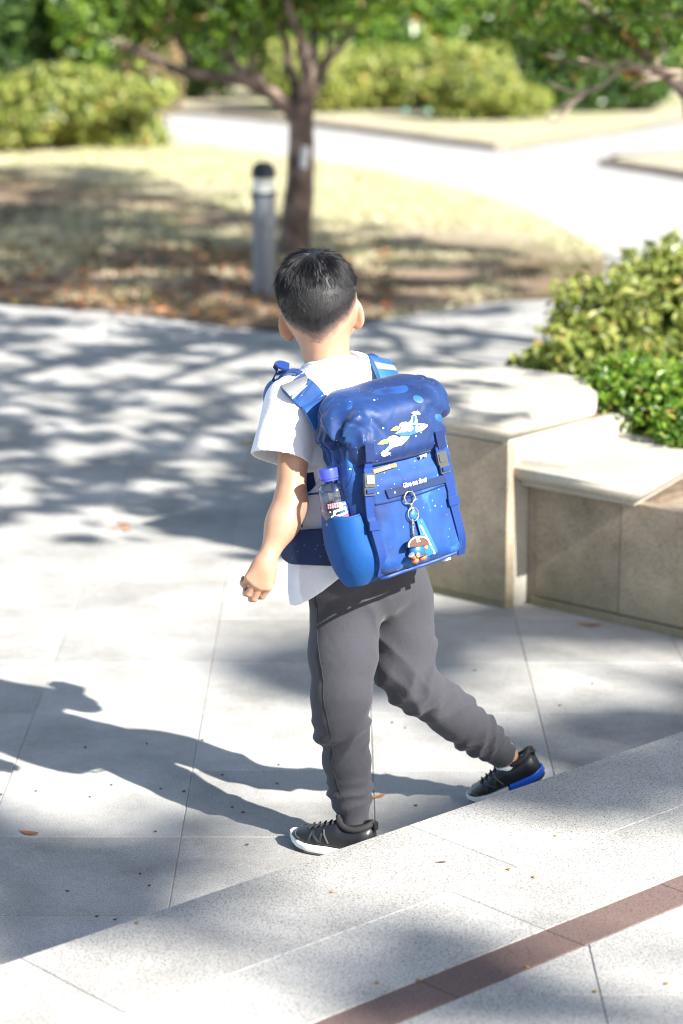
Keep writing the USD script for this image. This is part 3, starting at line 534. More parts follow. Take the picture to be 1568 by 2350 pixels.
# tree at the right whose branches hang into the frame and whose crown throws the dappled shade
rg = np.random.default_rng(31)
TY = 9.2; RB = np.array([2.9, 8.6, 0])
rt = thing('tree', 'branching tree reaching into the top right corner with bare pale twigs', 'tree', RB)
part(rt, 'trunk', limb([RB, RB + [-.05, .0, .9], RB + [-.2, .1, 1.7], RB + [-.1, -.3, 3.0]], .11, .07, 24, 12, .004, rg), 'bark')
def bp(*a): return [at(x, y, TY + dy) for x, y, dy in a]
part(rt, 'limb', limb([RB + [-.05, 0, .95]] + bp((1700, 320, -.1), (1568, 208, 0), (1480, 125, 0), (1400, 60, 0), (1330, 0, 0), (1270, -60, .1)), .026, .013, 24, 10, .002, rg), 'bark')
part(rt, 'limb', limb([RB + [-.12, .05, 1.35]] + bp((1690, 60, .1), (1568, 30, .1), (1500, -30, .1)), .018, .010, 16, 8, .002, rg), 'bark')
tw = [((1545, 190, 0), (1480, 165, 0), (1400, 152, -.1), (1340, 148, -.1), (1255, 125, -.1)), ((1520, 165, 0), (1440, 140, 0), (1330, 120, 0), (1230, 100, 0), (1160, 60, 0)), ((1568, 165, 0), (1500, 160, -.1), (1420, 155, -.1), (1330, 135, -.2)),
      ((1568, 178, 0), (1500, 180, 0), (1460, 195, 0), (1452, 205, 0)), ((1420, 160, -.1), (1390, 190, -.1), (1340, 212, -.1), (1295, 205, -.1), (1262, 188, -.1)), ((1345, 212, -.1), (1310, 240, -.1), (1290, 268, -.1), (1270, 282, -.1), (1252, 265, -.1)),
      ((1320, 225, -.1), (1285, 245, -.1), (1262, 250, -.1)), ((1470, 120, 0), (1430, 90, 0), (1390, 30, 0)), ((1440, 95, 0), (1360, 70, .1), (1290, 40, .1), (1210, 20, .1)), ((1568, 38, 0), (1490, 35, 0), (1400, 32, 0), (1320, 20, 0)), ((1500, 145, 0), (1525, 105, 0), (1490, 85, 0)), ((1380, 45, 0), (1330, 75, 0), (1300, 110, 0))]
for t in tw: part(rt, 'twig', limb(bp(*t), .0085, .004, 12, 6, .0015, rg), 'pale_bark')
lf = []
for x, y, r, n in ((1200, 20, .10, 70), (1270, 40, .11, 80), (1330, 90, .10, 70), (1390, 20, .12, 70), (1180, 60, .05, 14), (1300, 130, .05, 18), (1325, 170, .035, 10), (1460, 60, .1, 40), (1520, 100, .08, 26), (1440, 120, .05, 10), (1250, -20, .15, 120), (1420, -40, .2, 160), (1560, 10, .12, 60)):
    lf.append(at(x, y, TY) + rg.normal(0, r * .7, (n, 3)))
lf = np.vstack(lf); part(rt, 'leaves', leaves(lf, np.tile([0, 0, .4], (len(lf), 1)), .06, rg, .42, True), 'leaf_mid', smooth=False, kind='stuff')
dl = at(1450, 148, TY - .05); part(rt, 'dry_leaf', leaves(dl + rg.normal(0, .022, (9, 3)), np.zeros((9, 3)), .055, rg, .5, True), 'dry_leaf', smooth=False)
dl = at(1445, 88, TY - .05); part(rt, 'dry_leaf', leaves(dl + rg.normal(0, .022, (8, 3)), np.zeros((8, 3)), .05, rg, .5, True), 'dry_leaf', smooth=False)
# crowns: leaves spread where the sun meets the ground of each shaded area
def crown_over(poly, n, thr, hlo, hhi, size, freq, seed, rg, soft=0.0):
    P = Polygon(poly); x0, y0, x1, y1 = P.bounds; out = []
    import shapely
    while len(out) < n:
        q = rg.uniform((x0, y0), (x1, y1), (n * 2, 2)); q = q[shapely.contains_xy(P, q[:, 0], q[:, 1])]
        v = meshkit.fbm(np.c_[q * freq, np.zeros(len(q))], 3, seed) + rg.normal(0, soft, len(q)); out += list(q[v > thr])
    q = np.array(out[:n]); h = rg.uniform(hlo, hhi, (n, 1)); h = h + .5 * (meshkit.noise(np.c_[q * 1.2, h * 0], 9)[:, None] - .5)
    return np.c_[q, np.zeros(n)] + SUN * h / SUN[2]
def gp(*a): return [ground(x, y)[:2] for x, y in a]
band = gp((-500, 745), (0, 712), (640, 772), (1000, 720), (1180, 695), (1120, 790), (1010, 830), (1040, 860), (900, 990), (760, 1285), (560, 1285), (420, 1240), (200, 1250), (-100, 1215), (-500, 1190))
A = crown_over(band, 6300, .492, 3.0, 4.0, .085, 6.5, 4, rg, .03)
lawnshade = gp((-700, 400), (200, 385), (330, 400), (430, 440), (520, 485), (700, 505), (860, 520), (1000, 560), (1150, 575), (1270, 610), (1190, 680), (1000, 712), (640, 762), (300, 722), (0, 698), (-500, 690))
B = crown_over(lawnshade, 20000, .43, 3.4, 5.4, .1, 3.2, 14, rg, .05)
def canopy(t, pts, size, m='leaf_deep'):
    part(t, 'crown', leaves(pts, np.tile(SUN * .8, (len(pts), 1)), size, rg, .55, True, .6), m, smooth=False, kind='stuff')
canopy(rt, np.vstack([A, B]), .078)
cA, cB = A.mean(0), B.mean(0)
for e in (cA, cA + [1.5, .5, .3], cA - [1.3, .6, .2], cB, cB + [-1.2, 1, .3], cB + [.8, -1, 0]): part(rt, 'limb', limb([RB + [-.1, -.3, 2.7], (RB + [0, 0, 3] + e) / 2 + rg.normal(0, .15, 3), e], .06, .015, 14, 8, .004, rg), 'bark')
# the taller tree behind the camera that softly shades the step and the near pavement
near = gp((-300, 1490), (250, 1500), (380, 1560), (700, 1480), (1000, 1400), (1700, 1370), (1700, 2420), (-300, 2420))
keepout = Polygon([(-.72, 4.72), (.12, 4.66), (.12, 5.2), (-.75, 6.35), (-1.9, 6.35), (-1.9, 5.5)])
near = np.array(Polygon(near).difference(keepout).exterior.coords) if Polygon(near).difference(keepout).geom_type == 'Polygon' else near
Cn = crown_over(near, 2700, .515, 9.0, 12.0, .13, 1.9, 5, rg, .03)
nt = thing('tree', 'tall shade tree standing outside the frame behind the camera at the right', 'tree', (Cn[:, 0].mean() + .5, Cn[:, 1].mean() - 1, 0))
nb = ORG[path_of(nt)]; cc = Cn.mean(0)
part(nt, 'trunk', limb([nb, nb + [.1, 0, 2.5], nb + [0, .3, 5], cc], .2, .08, 24, 12, .01, rg), 'bark')
for k in range(7): part(nt, 'limb', limb([nb + [0, .2, 4.5], (nb + [0, 0, 5] + cc) / 2 + rg.normal(0, .4, 3), Cn[rg.integers(len(Cn))]], .07, .015, 12, 8, .01, rg), 'bark')
canopy(nt, Cn, .17, 'leaf_mid')

# grass blades and leaf litter
def scatter(poly, n, rg):
    import shapely
    P = Polygon(poly); x0, y0, x1, y1 = P.bounds; q = rg.uniform((x0, y0), (x1, y1), (n, 2)); return q[shapely.contains_xy(P, q[:, 0], q[:, 1])]
q = scatter(gp((-60, 694), (200, 714), (400, 737), (640, 768), (830, 742), (1190, 690), (1390, 586), (900, 402), (330, 330), (-80, 360)), 130000, rg); q = q[ns(np.c_[q, 0 * q[:, 0]], 1.3, 8, 3) > -.16 + .1 * rg.normal(size=len(q)) + np.clip((16.0 - q[:, 1] - 1.2 * q[:, 0]) * .2, 0, .30)]
b = np.c_[q, np.full(len(q), .012)]; d = rg.normal(0, 1, (len(q), 3)) * [.03, .03, .004] + [0, 0, .028]; w = np.c_[rg.normal(0, 1, (len(q), 2)), np.zeros(len(q))] * .004
V = np.stack([b - w, b + w, b + d], 1).reshape(-1, 3); single('grass', trimesh.Trimesh(V, np.arange(len(V)).reshape(-1, 3), process=False), 'grass_blade', 'short dry yellow green grass of the lawn', 'grass', smooth=False, kind='stuff', loc=(0, 0, 0))
q = np.array([ground(x, y)[:2] for x, y in zip(rg.uniform(-40, 900, 520), rg.uniform(560, 745, 520)) if y < 695 + 70 * np.interp(x, [0, 640, 760, 900], [0, 1, .9, .6])])
single('leaf_litter', leaves(np.c_[q, np.full(len(q), .03)], np.tile([0, 0, 2.0], (len(q), 1)), .06, rg, .5, True, .5), 'litter', 'scattered dry leaf litter on the shaded lawn near the pavement', 'leaves', smooth=False, kind='stuff', loc=(0, 0, 0))
def one_leaf(p, s, rot, curl, m, label, cat='leaf', name='fallen_leaf', group=None, fold=.3):
    """A curled dry leaf with a midrib fold and a stalk."""
    u = np.linspace(0, 1, 9); w = np.linspace(-1, 1, 7); V = []
    for a in u:
        hw = .28 * math.sin(math.pi * min(1, a * .95 + .03)) ** .8
        for b in w: V.append([(a - .5), hw * b * (1 - .25 * abs(curl) * abs(b)), .02 + fold * .3 * hw * abs(b) ** 1.6 * 2 + curl * .35 * (a - .4) ** 2 * (1 + .3 * b)])
    V = np.array(V); F = []
    for i in range(8):
        for k in range(6): A_ = i * 7 + k; F += [[A_, A_ + 7, A_ + 8], [A_, A_ + 8, A_ + 1]]
    V[:, 2] -= V[:, 2].min() - .012; V *= s; c, n_ = math.cos(rot), math.sin(rot); V = V @ np.array([[c, n_, 0], [-n_, c, 0], [0, 0, 1]])
    mm = cat_(trimesh.Trimesh(V, F, process=False), tube(np.array([V[3], V[3] + (V[3] - V[10]) * 1.2 + [0, 0, .002]]), s * .015, 5))
    mm.apply_translation(p); return single(name, mm, m, label, cat, smooth=True, group=group)
one_leaf(ground(68, 1914), .042, -.5, .9, 'brown_leaf', 'curled brown leaf lying on the pavement at the lower left')
one_leaf(ground(868, 1830), .034, .5, 1.0, 'brown_leaf', 'curled brown leaf lying on the pavement behind the standing shoe')
one_leaf(ground(1355, 1436), .06, -.35, 1.1, 'tan_leaf', 'larger curled tan leaf lying at the foot of the lower wall')
one_leaf(ground(572, 1018), .06, .2, .4, 'yellow_leaf', 'yellow leaf lying on the dappled pavement left of the sleeve')
for k, (x, y, r) in enumerate(((272, 1212, .3), (292, 1216, 1.5), (284, 1203, 2.4))): one_leaf(ground(x, y), .05, r, .6, 'tan_leaf', ('leftmost', 'rightmost', 'farthest')[k] + ' of three dry leaves bunched on the pavement in the shade band')
one_leaf(ground(1012, 1980, HS), .018, .1, .6, 'seed', 'dark curled leaf scrap lying on the raised granite step')
for k in range(46):
    x = rg.uniform(0, 880); y = np.interp(x, [0, 400, 640, 880], [690, 728, 757, 728]) - abs(rg.normal(0, 26)) + 3
    one_leaf(ground(x, y, .02), rg.uniform(.05, .085), rg.uniform(0, 6.3), rg.uniform(.3, 1), ('brown_leaf', 'tan_leaf', 'tan_leaf', 'yellow_leaf')[k % 4], ('dry brown leaf', 'dry tan leaf', 'dry tan leaf', 'yellowed leaf')[k % 4] + ' fallen along the lawn edge beside the pavement', group=('brown', 'tan', 'tan', 'yellow')[k % 4] + ' leaves along the lawn edge')
for k, (x, y) in enumerate(((196, 1717), (337, 1708), (83, 1817), (3, 1825), (256, 1803), (207, 1830), (369, 1812), (422, 1818), (533, 1854), (558, 1866), (322, 2007), (343, 2034), (155, 2047), (357, 1910), (568, 1940), (640, 1757), (747, 1763), (636, 1800), (510, 1780), (955, 1850), (900, 1660), (930, 1672), (1285, 1620), (1360, 1570), (1090, 1540), (465, 1700), (222, 2105), (264, 2112))):
    s = trimesh.creation.icosphere(1, .0027); s.vertices *= rg.uniform(.7, 1.3, 3) * [1.2, .9, .7]; s.apply_translation(ground(x, y) + [0, 0, .002]); single('seed', s, 'seed', 'tiny dark seed lying on the lower pavement', 'seed', True, group='seeds on the lower pavement')
for k, (x, y) in enumerate(((1275, 1920), (1168, 1997), (762, 2050), (315, 2120), (866, 2258), (1366, 2278), (1530, 2260), (960, 2252), (1210, 2222), (1225, 2015))):
    s = trimesh.creation.icosphere(1, .003); s.vertices *= rg.uniform(.7, 1.3, 3) * [1.2, .9, .7]; s.apply_translation(ground(x, y, HS) + [0, 0, .002]); single('seed', s, 'ochre_seed', 'tiny ochre seed lying on the raised granite step', 'seed', True, group='seeds on the raised step')

# bollard light
BL = ground(607, 682)
bo = thing('bollard_light', 'grey cylindrical bollard light with dark domed cap on the lawn', 'bollard', BL)
part(bo, 'post', lathe([(0, 0), (.054, 0), (.054, .012), (.051, .016), (.051, .478), (.054, .482), (.054, .5), (.0, .5)], BL, 28, np.diag([1.11, 1.11, 1.0])), 'post_grey')
part(bo, 'collar', lathe([(.0, .4985), (.0565, .4985), (.058, .502), (.058, .512), (.052, .516), (0, .516)], BL, 28, np.diag([1.11, 1.11, 1.0])), 'cap_dark')
part(bo, 'lens', lathe([(.047, .5165), (.047, .585), (.044, .585), (.044, .5165)], BL, 28, np.diag([1.11, 1.11, 1.0])), 'lamp_glass')
part(bo, 'lamp', lathe([(0, .517), (.016, .517), (.016, .56), (.008, .572), (0, .572)], BL, 16, np.diag([1.11, 1.11, 1.0])), 'label_white')
part(bo, 'louvre', lathe([(0, .5855), (.056, .5855), (.056, .591), (.05, .593), (.05, .600), (.056, .602), (.056, .607), (.05, .609), (.05, .614), (.055, .617), (0, .617)], BL, 28, np.diag([1.11, 1.11, 1.0])), 'cap_dark')
part(bo, 'cap', lathe([(0, .6175), (.053, .6175), (.052, .626), (.046, .640), (.034, .652), (.018, .6585), (0, .66)], BL, 28, np.diag([1.11, 1.11, 1.0])), 'cap_dark')

# ------------------------------------------------------------------ the boy's torso and the backpack share one frame: r to his right, u up his back, n out of his back
def frame(psi, rho, tau):
    psi, rho, tau = map(math.radians, (psi, rho, tau))
    r0, n0, u0 = np.array([math.cos(psi), math.sin(psi), 0]), np.array([math.sin(psi), -math.cos(psi), 0]), np.array([0, 0, 1.0])
    u = u0 * math.cos(rho) - r0 * math.sin(rho); r = r0 * math.cos(rho) + u0 * math.sin(rho)
    return r, u * math.cos(tau) - n0 * math.sin(tau), n0 * math.cos(tau) + u * math.sin(tau)
r_, u_, n_ = frame(35, 5, 12); PO = at(971, 1302, 4.40); RL = np.stack([r_, u_, n_], 1)
def loc(px, py, c=0.0):                                               # the (a, b) of a photo position on the pack plane at depth c
    d = ray(px, py); o = PO + n_ * c; t = ((o - EYE) @ n_) / (d @ n_); p = EYE + d * t - PO
    return np.array([p @ r_, p @ u_])
def wld(p): return PO + np.asarray(p, float) @ RL.T
def tow(m): return trimesh.Trimesh(wld(m.vertices), m.faces, process=False)

# ------------------------------------------------------------------ the boy
FOOT = at(760, 1945, 4.56) * [1, 1, 0]
boy = thing('person', 'child in white t-shirt and grey joggers walking away with blue backpack', 'person', FOOT)
hf = unit([.10, .97, -.16]); hu = unit(np.array([-.15, .12, 1.0]) - hf * (np.array([-.15, .12, 1.0]) @ hf)); hr = np.cross(hf, hu); HR = np.stack([hr, hf, hu], 1)
HC = at(731, 684, 4.62)
def hp(x, y, z): return HC + HR @ np.array([x, y, z])
def skull(F, grow=0.0, k=.03):
    F.ell(HC, np.array([.0660, .082, .078]) + grow, HR, k)
    F.ell(hp(0, -.018, .004), np.array([.0645, .0705, .074]) + grow, HR, k)
    F.ell(hp(0, .0, -.03), np.array([.058, .064, .055]) + grow, HR, k)
NB = at(757, 838, 4.60)
F = Field(HC - [.125, .13, .17], HC + [.125, .14, .12], .0025)
skull(F)
F.ell(hp(0, .042, -.06), (.047, .043, .05), HR, .03).ell(hp(0, .068, -.088), (.022, .018, .017), HR, .02).ell(hp(.034, .06, -.05), (.026, .022, .026), HR, .02).ell(hp(-.034, .06, -.05), (.026, .022, .026), HR, .02)
F.cone(hp(0, .08, -.022), hp(0, .094, -.044), .007, .0105, .012).cone(hp(-.011, .086, -.047), hp(.011, .086, -.047), .006, .006, .008)
F.cone(hp(-.016, .079, -.068), hp(.016, .079, -.068), .0055, .0055, .008).cone(hp(-.04, .077, -.006), hp(.04, .077, -.006), .009, .009, .015)
for s in (-1, 1): F.ell(hp(s * .03, .088, -.02), (.015, .012, .009), HR, .008, 's')
F.cone(hp(0, -.010, -.05), NB - [0, 0, .02], .040, .0405, .03)
F.cone(hp(.0, -.022, -.07), NB - [-.002, .01, .03], .030, .037, .03)
scalp = F.d.copy()
for s in (-1, 1):                                                     # ears: a tilted shell with a hollow
    ec = hp(.0665 if s > 0 else -.0665, .004, -.040 if s > 0 else -.043); ex, ez = unit(HR @ np.array([s * .78, -.62, 0])), unit(HR @ np.array([s * .12, -.12, 1])); ey = np.cross(ez, ex)
    E = np.stack([ex, ey, ez], 1)
    F.ell(ec + ex * .006, (.0155, .0058, .0275), E, .006).ell(ec - ez * .021 + ex * .002, (.009, .0055, .010), E, .006)
    F.ell(ec + ex * .008 + ey * s * .006, (.0095, .004, .018), E, .004, 's')
head = F.mesh(2)
SH = {-1: at(668, 925, 4.555), 1: wld([.115, .315, -.235])}
F = Field(PO + [-.42, -.25, -.62], PO + [.35, .65, .52], .006)
F.cone(NB, wld([-.0, .30, -.235]), .045, .072, .03).cone(wld([0, .3, -.235]), wld([-.01, .06, -.23]), .072, .068, .04)
F.chain([NB - [0, 0, .02], (NB + SH[-1]) / 2 + [0, 0, -.03], SH[-1] - [0, 0, .006]], [.036, .030, .030], .02).chain([NB - [0, 0, .02], SH[1]], [.04, .033], .03)
HIP = {-1: at(792, 1400, 4.58), 1: at(920, 1395, 4.66)}; KNEE = {-1: at(784, 1640, 4.525), 1: at(925, 1552, 4.62)}; ANK = {-1: at(812, 1882, 4.52), 1: at(1163, 1722, 4.745)}
for s in (-1, 1): F.cone(wld([s * .03 - .01, .04, -.235]), HIP[s], .06, .048, .03).chain([HIP[s], KNEE[s], (KNEE[s] * .55 + ANK[s] * .45), ANK[s]], [.046, .035, .027, .016], .02)
F.cone(ANK[-1], at(770, 1930, 4.54), .022, .02, .01).cone(at(1157, 1724, 4.744), at(1176, 1762, 4.75), .0235, .0255, .008)
torso = F.mesh(1)
def arm(sh, el, wr, kn, side, curl):
    """Forearm, palm, four fingers and a thumb as one surface. kn: knuckle centre, side: across the palm towards the thumb, curl: where the fingers close to."""
    P = np.array([sh, el, wr, kn]); F = Field(P.min(0) - .07, P.max(0) + .085, .0022)
    up = unit(sh - el); F.cone(sh, el, .0315, .0268, .01).chain([el, el * .66 + wr * .34, wr], [.0266, .0262, .0172], .03)
    d = unit(kn - wr); side = unit(side - d * (side @ d)); pal = unit(curl - d * (curl @ d)); pal = unit(pal - side * (pal @ side))
    F.chain([wr, wr + d * .014], [.0175, .0185], .012)
    K = [kn + side * o - d * e for o, e in ((.0212, .004), (.0071, .0), (-.0070, .003), (-.0203, .009))]
    for k in K: F.cone(wr + d * .012 + (k - kn) * .45, k, .0125, .0088, .012)
    F.ell((wr + kn) / 2 + pal * .005 + side * .008, (.018, .013, .022), np.stack([side, pal, d], 1), .012)
    for k, L, r, a in zip(K, (.026, .030, .028, .022), (.0062, .0064, .0062, .0056), (.50, .34, .40, .58)):
        p = [k]; ang = a
        for l, da in ((L, .95), (L * .70, .75), (L * .56, .5)):
            p.append(p[-1] + l * (d * math.cos(ang) + pal * math.sin(ang))); ang += da
        F.chain(p, [r * 1.12, r * 1.02, r * .95, r * .82], .0025)
    t0 = wr + d * .014 + side * .014 + pal * .006; t1 = t0 + d * .020 + side * .010 + pal * .008; t2 = t1 + d * .022 + side * .001 + pal * .007; t3 = t2 + d * .016 - side * .006 + pal * .004
    F.chain([t0, t1, t2, t3], [.0115, .0092, .0080, .0066], .006)
    return F.mesh(2)
la = arm(at(676, 985, 4.52), at(667, 1158, 4.475), at(611, 1288, 4.43), at(590, 1343, 4.425), np.array([.93, .22, .1]), unit([.25, .8, .1]))
ra_el = wld([.155, .13, -.27]); ra_wr = ra_el + np.array([-.07, .15, -.03]); ra = arm(SH[1] - u_ * .03, ra_el, ra_wr, ra_wr + np.array([-.02, .055, -.01]), np.array([-.2, -.5, .8]), np.array([.2, -.3, -1.0]))
body = part(boy, 'body', cat_(head, torso, la, ra), 'skin', True)
for s in (-1, 1):
    c = hp(s * .03, .0775, -.021); ball = trimesh.creation.icosphere(3, .0098); ball.apply_translation(c); ey = part(boy, 'eye', ball, 'eye_white', True)
    ir = trimesh.creation.icosphere(2, .0052); ir.apply_translation(c + hf * .0058); part(ey, 'iris', ir, 'iris', True)
    part(boy, 'eyebrow', limb([hp(s * .014, .0885, .003), hp(s * .03, .0868, .0065), hp(s * .046, .0765, .003)], .0022, .0012, 8, 6), 'hair')
part(boy, 'lips', limb([hp(-.015, .0825, -.068), hp(0, .0868, -.0675), hp(.015, .0825, -.068)], .0035, .0035, 8, 6), 'lips', True)
# hair: a tapering cap over the scalp and short strands
def hair_amount(q):
    """0 below the hairline, 1 well above it; q = positions in the head frame (right, forward, up)."""
    azi = np.degrees(np.arctan2(np.abs(q[..., 0]), -q[..., 1]))
    line = np.interp(azi, [0, 12, 30, 50, 68, 84, 98, 115, 140, 180], [-.088, -.080, -.066, -.050, -.028, -.010, -.022, .014, .034, .044])
    line = line + .007 * ns(q, 70, 3, 2) - .004
    return np.clip((q[..., 2] - line) / .046, 0, 1)
F = Field(HC - [.125, .13, .17], HC + [.125, .14, .12], .0025); F.d = scalp
def grow(p):
    q = (p - HC) @ HR; a = hair_amount(q); a = a * (q[..., 1] < .075)
    top = np.clip((q[..., 2] - .015) / .05, 0, 1); return np.where(a > 0, -.0006 + np.minimum(a * 8, 1) * .0012 + a * .0035, -.004) + top * .0040 + top * .003 * ns(p, 45, 4, 2)
F.bump(grow, .03); hair_mesh = F.mesh(1)
hair = part(boy, 'hair', hair_mesh, 'hair_cap', True)
UsdGeom.PrimvarsAPI(UsdGeom.Mesh(hair)).CreatePrimvar('cover', Sdf.ValueTypeNames.FloatArray, 'vertex').Set(Vt.FloatArray.FromNumpy(hair_amount((hair_mesh.vertices - HC) @ HR).astype(np.float32)))
hq = (hair_mesh.vertices - HC) @ HR; rg = np.random.default_rng(3)
smp, fi = trimesh.sample.sample_surface(hair_mesh, 42000, seed=3); nrm = hair_mesh.face_normals[fi]
q = (smp - HC) @ HR; qn = q / np.linalg.norm(q, axis=1, keepdims=True); am = hair_amount(q); keep = rg.uniform(0, 1, len(am)) < (am * 1.2) * (am > .06); smp, nrm, qn, am = smp[keep], nrm[keep], qn[keep], am[keep]
whorl = unit([.12, -.50, .86]); w3 = HR @ whorl
out = (smp - HC) - w3 * .085; out -= nrm * (out * nrm).sum(1, keepdims=True); out /= np.linalg.norm(out, axis=1, keepdims=True) + 1e-9; swirl = np.cross(nrm, out)
topn = np.clip((qn[:, 2] - .1) / .55, 0, 1); L = (.0055 + .021 * topn ** 1.3) * rg.uniform(.6, 1.15, len(smp)) * (.35 + .65 * am)
clump = np.stack([ns(smp, 110, 31 + k, 1) for k in range(3)], 1); flow = out + swirl * (.35 * topn)[:, None] + rg.normal(0, .16, smp.shape) + clump * .55
lift = (.5 - .36 * topn)[:, None]; pts = []
for t in (0, .35, .7, 1.0): pts.append(smp - nrm * .001 + flow * (L * t)[:, None] + nrm * (L[:, None] * lift * (t - .6 * t * t) - (L[:, None] * t) ** 2 / .15))
pts = np.stack(pts, 1).astype(np.float32); o = ORG[path_of(boy)]
bc = UsdGeom.BasisCurves.Define(stage, path_of(hair) + '/strands'); bc.CreateTypeAttr('linear'); bc.CreateCurveVertexCountsAttr(Vt.IntArray.FromNumpy(np.full(len(pts), 4, np.int32)))
bc.CreatePointsAttr(Vt.Vec3fArray.FromNumpy((pts.reshape(-1, 3) - o).astype(np.float32))); bc.CreateWidthsAttr(Vt.FloatArray.FromNumpy(np.tile([.0006, .0006, .00045, .00015], len(pts)).astype(np.float32))); bc.SetWidthsInterpolation('vertex')
UsdShade.MaterialBindingAPI.Apply(bc.GetPrim()).Bind(M['hair']); tag(bc.GetPrim(), kind='stuff')

# trousers
F = Field(PO + [-.32, -.12, -.63], PO + [.36, .62, .16], .0036)
PC = at(853, 1345, 4.62)
F.ell(PC, (.122, .072, .088), np.stack([r_, u_, n_], 1)[:, [0, 1, 2]] @ np.eye(3), .03); F.cone(wld([-.04, .03, -.22]), wld([.03, .03, -.22]), .092, .092, .03)
F.chain([HIP[-1] + [0, 0, .02], at(788, 1500, 4.56), at(784, 1600, 4.53), at(783, 1660, 4.522), at(797, 1745, 4.52), at(804, 1812, 4.52), at(808, 1838, 4.52)], [.070, .0655, .057, .052, .0435, .0395, .0385], .02)
F.chain([at(808, 1838, 4.52), at(812, 1882, 4.52)], [.034, .0315], .006)
F.chain([HIP[1] + [0, 0, .02], at(926, 1470, 4.65), at(926, 1535, 4.63), at(950, 1572, 4.625), at(1035, 1635, 4.685), at(1092, 1682, 4.72), at(1118, 1702, 4.73)], [.066, .0615, .056, .0535, .0485, .0435, .040], .018)
F.chain([at(1118, 1702, 4.73), at(1149, 1727, 4.742)], [.035, .0325], .006)
kL = [KNEE[-1], at(806, 1825, 4.52)]; kR = [at(905, 1560, 4.61), at(1110, 1695, 4.73)]
def folds(p):
    e = .0020 * ns(p, (14, 14, 9), 2, 2) + .0018 * ns(p, (40, 40, 26), 5, 2)
    def ripple(a, axis, reach, n, amp, tilt, ph):
        v = p - a; ax = unit(axis); t = v @ ax; w = np.exp(-(t / reach) ** 2); s = t + tilt * (v @ np.cross(ax, [0, 1, 0])) + .03 * ns(p, 14, 6, 2)
        return amp * w * (1 - np.abs(np.sin(s * n + ph)) * 1.7)
    dL = at(810, 1850, 4.52) - KNEE[-1]; dR = at(1118, 1702, 4.73) - at(930, 1560, 4.62)
    e += ripple(at(785, 1680, 4.52), dL, .035, 75, .0040, .25, .4) + ripple(at(806, 1815, 4.52), dL, .03, 120, .0042, .15, .2) + ripple(at(945, 1540, 4.62), dR * .6 + [0, 0, -.1], .035, 62, .0050, .7, 1.0)
    e += ripple(at(1095, 1688, 4.72), dR, .035, 90, .0045, .6, .6) + ripple(at(985, 1600, 4.66), dR, .04, 40, .0022, 1.2, 0)
    e += .0045 * ns(p @ np.stack([unit(dR), unit(np.cross(dR, [0, 1, 0])), [0, 1, 0]], 1), (34, 12, 9), 41, 2) * (p[..., 0] > .07) * (p[..., 2] < .38)
    e += ripple(at(862, 1440, 4.60), np.array([1, .4, .5]), .03, 70, .0025, .2, 0)
    return e
F.bump(folds, .03)
tro_m = F.mesh(1); tro = part(boy, 'trousers', tro_m, 'grey_jersey', True)
def on_mesh(pts, mesh, off):
    """Moves points onto the nearest surface of a mesh."""
    from scipy.spatial import cKDTree
    k = cKDTree(mesh.vertices); _, i = k.query(pts, 4); n = mesh.vertex_normals[i].mean(1); n /= np.linalg.norm(n, axis=1, keepdims=True)
    return mesh.vertices[i].mean(1) + n * off
def front_of(px, py, mesh_pts, dd=.03):
    """The nearest mesh vertex to the camera around a photo position."""
    v = mesh_pts - EYE; d = v[:, 1] * CP - v[:, 2] * SP; x = 784 + v[:, 0] / d * FP; y = 1175 - (v[:, 1] * SP + v[:, 2] * CP) / d * FP
    k = np.nonzero((np.abs(x - px) < 9) & (np.abs(y - py) < 9))[0]
    if len(k) == 0: k = np.argsort((x - px) ** 2 + (y - py) ** 2)[:3]
    return mesh_pts[k[np.argmin(d[k])]]
sl = [front_of(x, y, tro_m.vertices) for x, y in ((716, 1390), (720, 1450), (726, 1520), (734, 1590), (742, 1650), (752, 1690), (752, 1740), (764, 1800), (772, 1830))]
part(boy, 'side_seam', tube(on_mesh(curve(sl, 50), tro_m, .0), .0011, 6), 'seam_thread')
pk_ = [front_of(x, y, tro_m.vertices) for x, y in ((710, 1362), (714, 1380), (718, 1400))]; part(boy, 'pocket_edge', tube(on_mesh(curve(pk_, 12), tro_m, .0008), .0028, 6), 'seam_thread')

# t-shirt
F = Field(PO + [-.40, -.20, -.12], PO + [.32, .50, .46], .0032)
def torso_fn(p):
    q = (p - PO) @ RL; b = q[..., 1]
    hw = np.interp(b, [-.1, -.02, .06, .15, .25, .33, .37, .41], [.137, .134, .122, .114, .118, .120, .100, .070]); hd = np.interp(b, [-.1, 0, .15, .3, .38, .42], [.116, .112, .090, .084, .066, .05])
    x = q[..., 0] - np.interp(b, [-.1, .05, .2, .4], [-.018, -.012, -.006, 0]); y = q[..., 2] + .225
    k = np.sqrt((x / hw) ** 2 + (y / hd) ** 2) + 1e-6; d = (k - 1) * np.minimum(hw, hd) * .95
    return np.maximum(d, b - .385)
F.put(torso_fn, PO - .35, PO + .5, .02)
F.chain([NB - [0, 0, .03], (NB + SH[-1]) / 2 + [0, 0, -.030], SH[-1] + [0, 0, -.008]], [.047, .042, .043], .016)
F.chain([NB - [0, 0, .03], (NB + SH[1]) / 2 + [0, 0, .004], SH[1]], [.050, .048, .046], .03)
F.cone(NB - [0, 0, .03], NB + [-.004, 0, .012], .052, .049, .02)
slv = at(642, 1052, 4.50); sld = unit(slv - SH[-1])
F.cone(SH[-1], slv + sld * .03, .047, .058, .03)
rs_ = SH[1] - u_ * .14 + r_ * .05 - n_ * .03; F.cone(SH[1], rs_, .046, .056, .03)
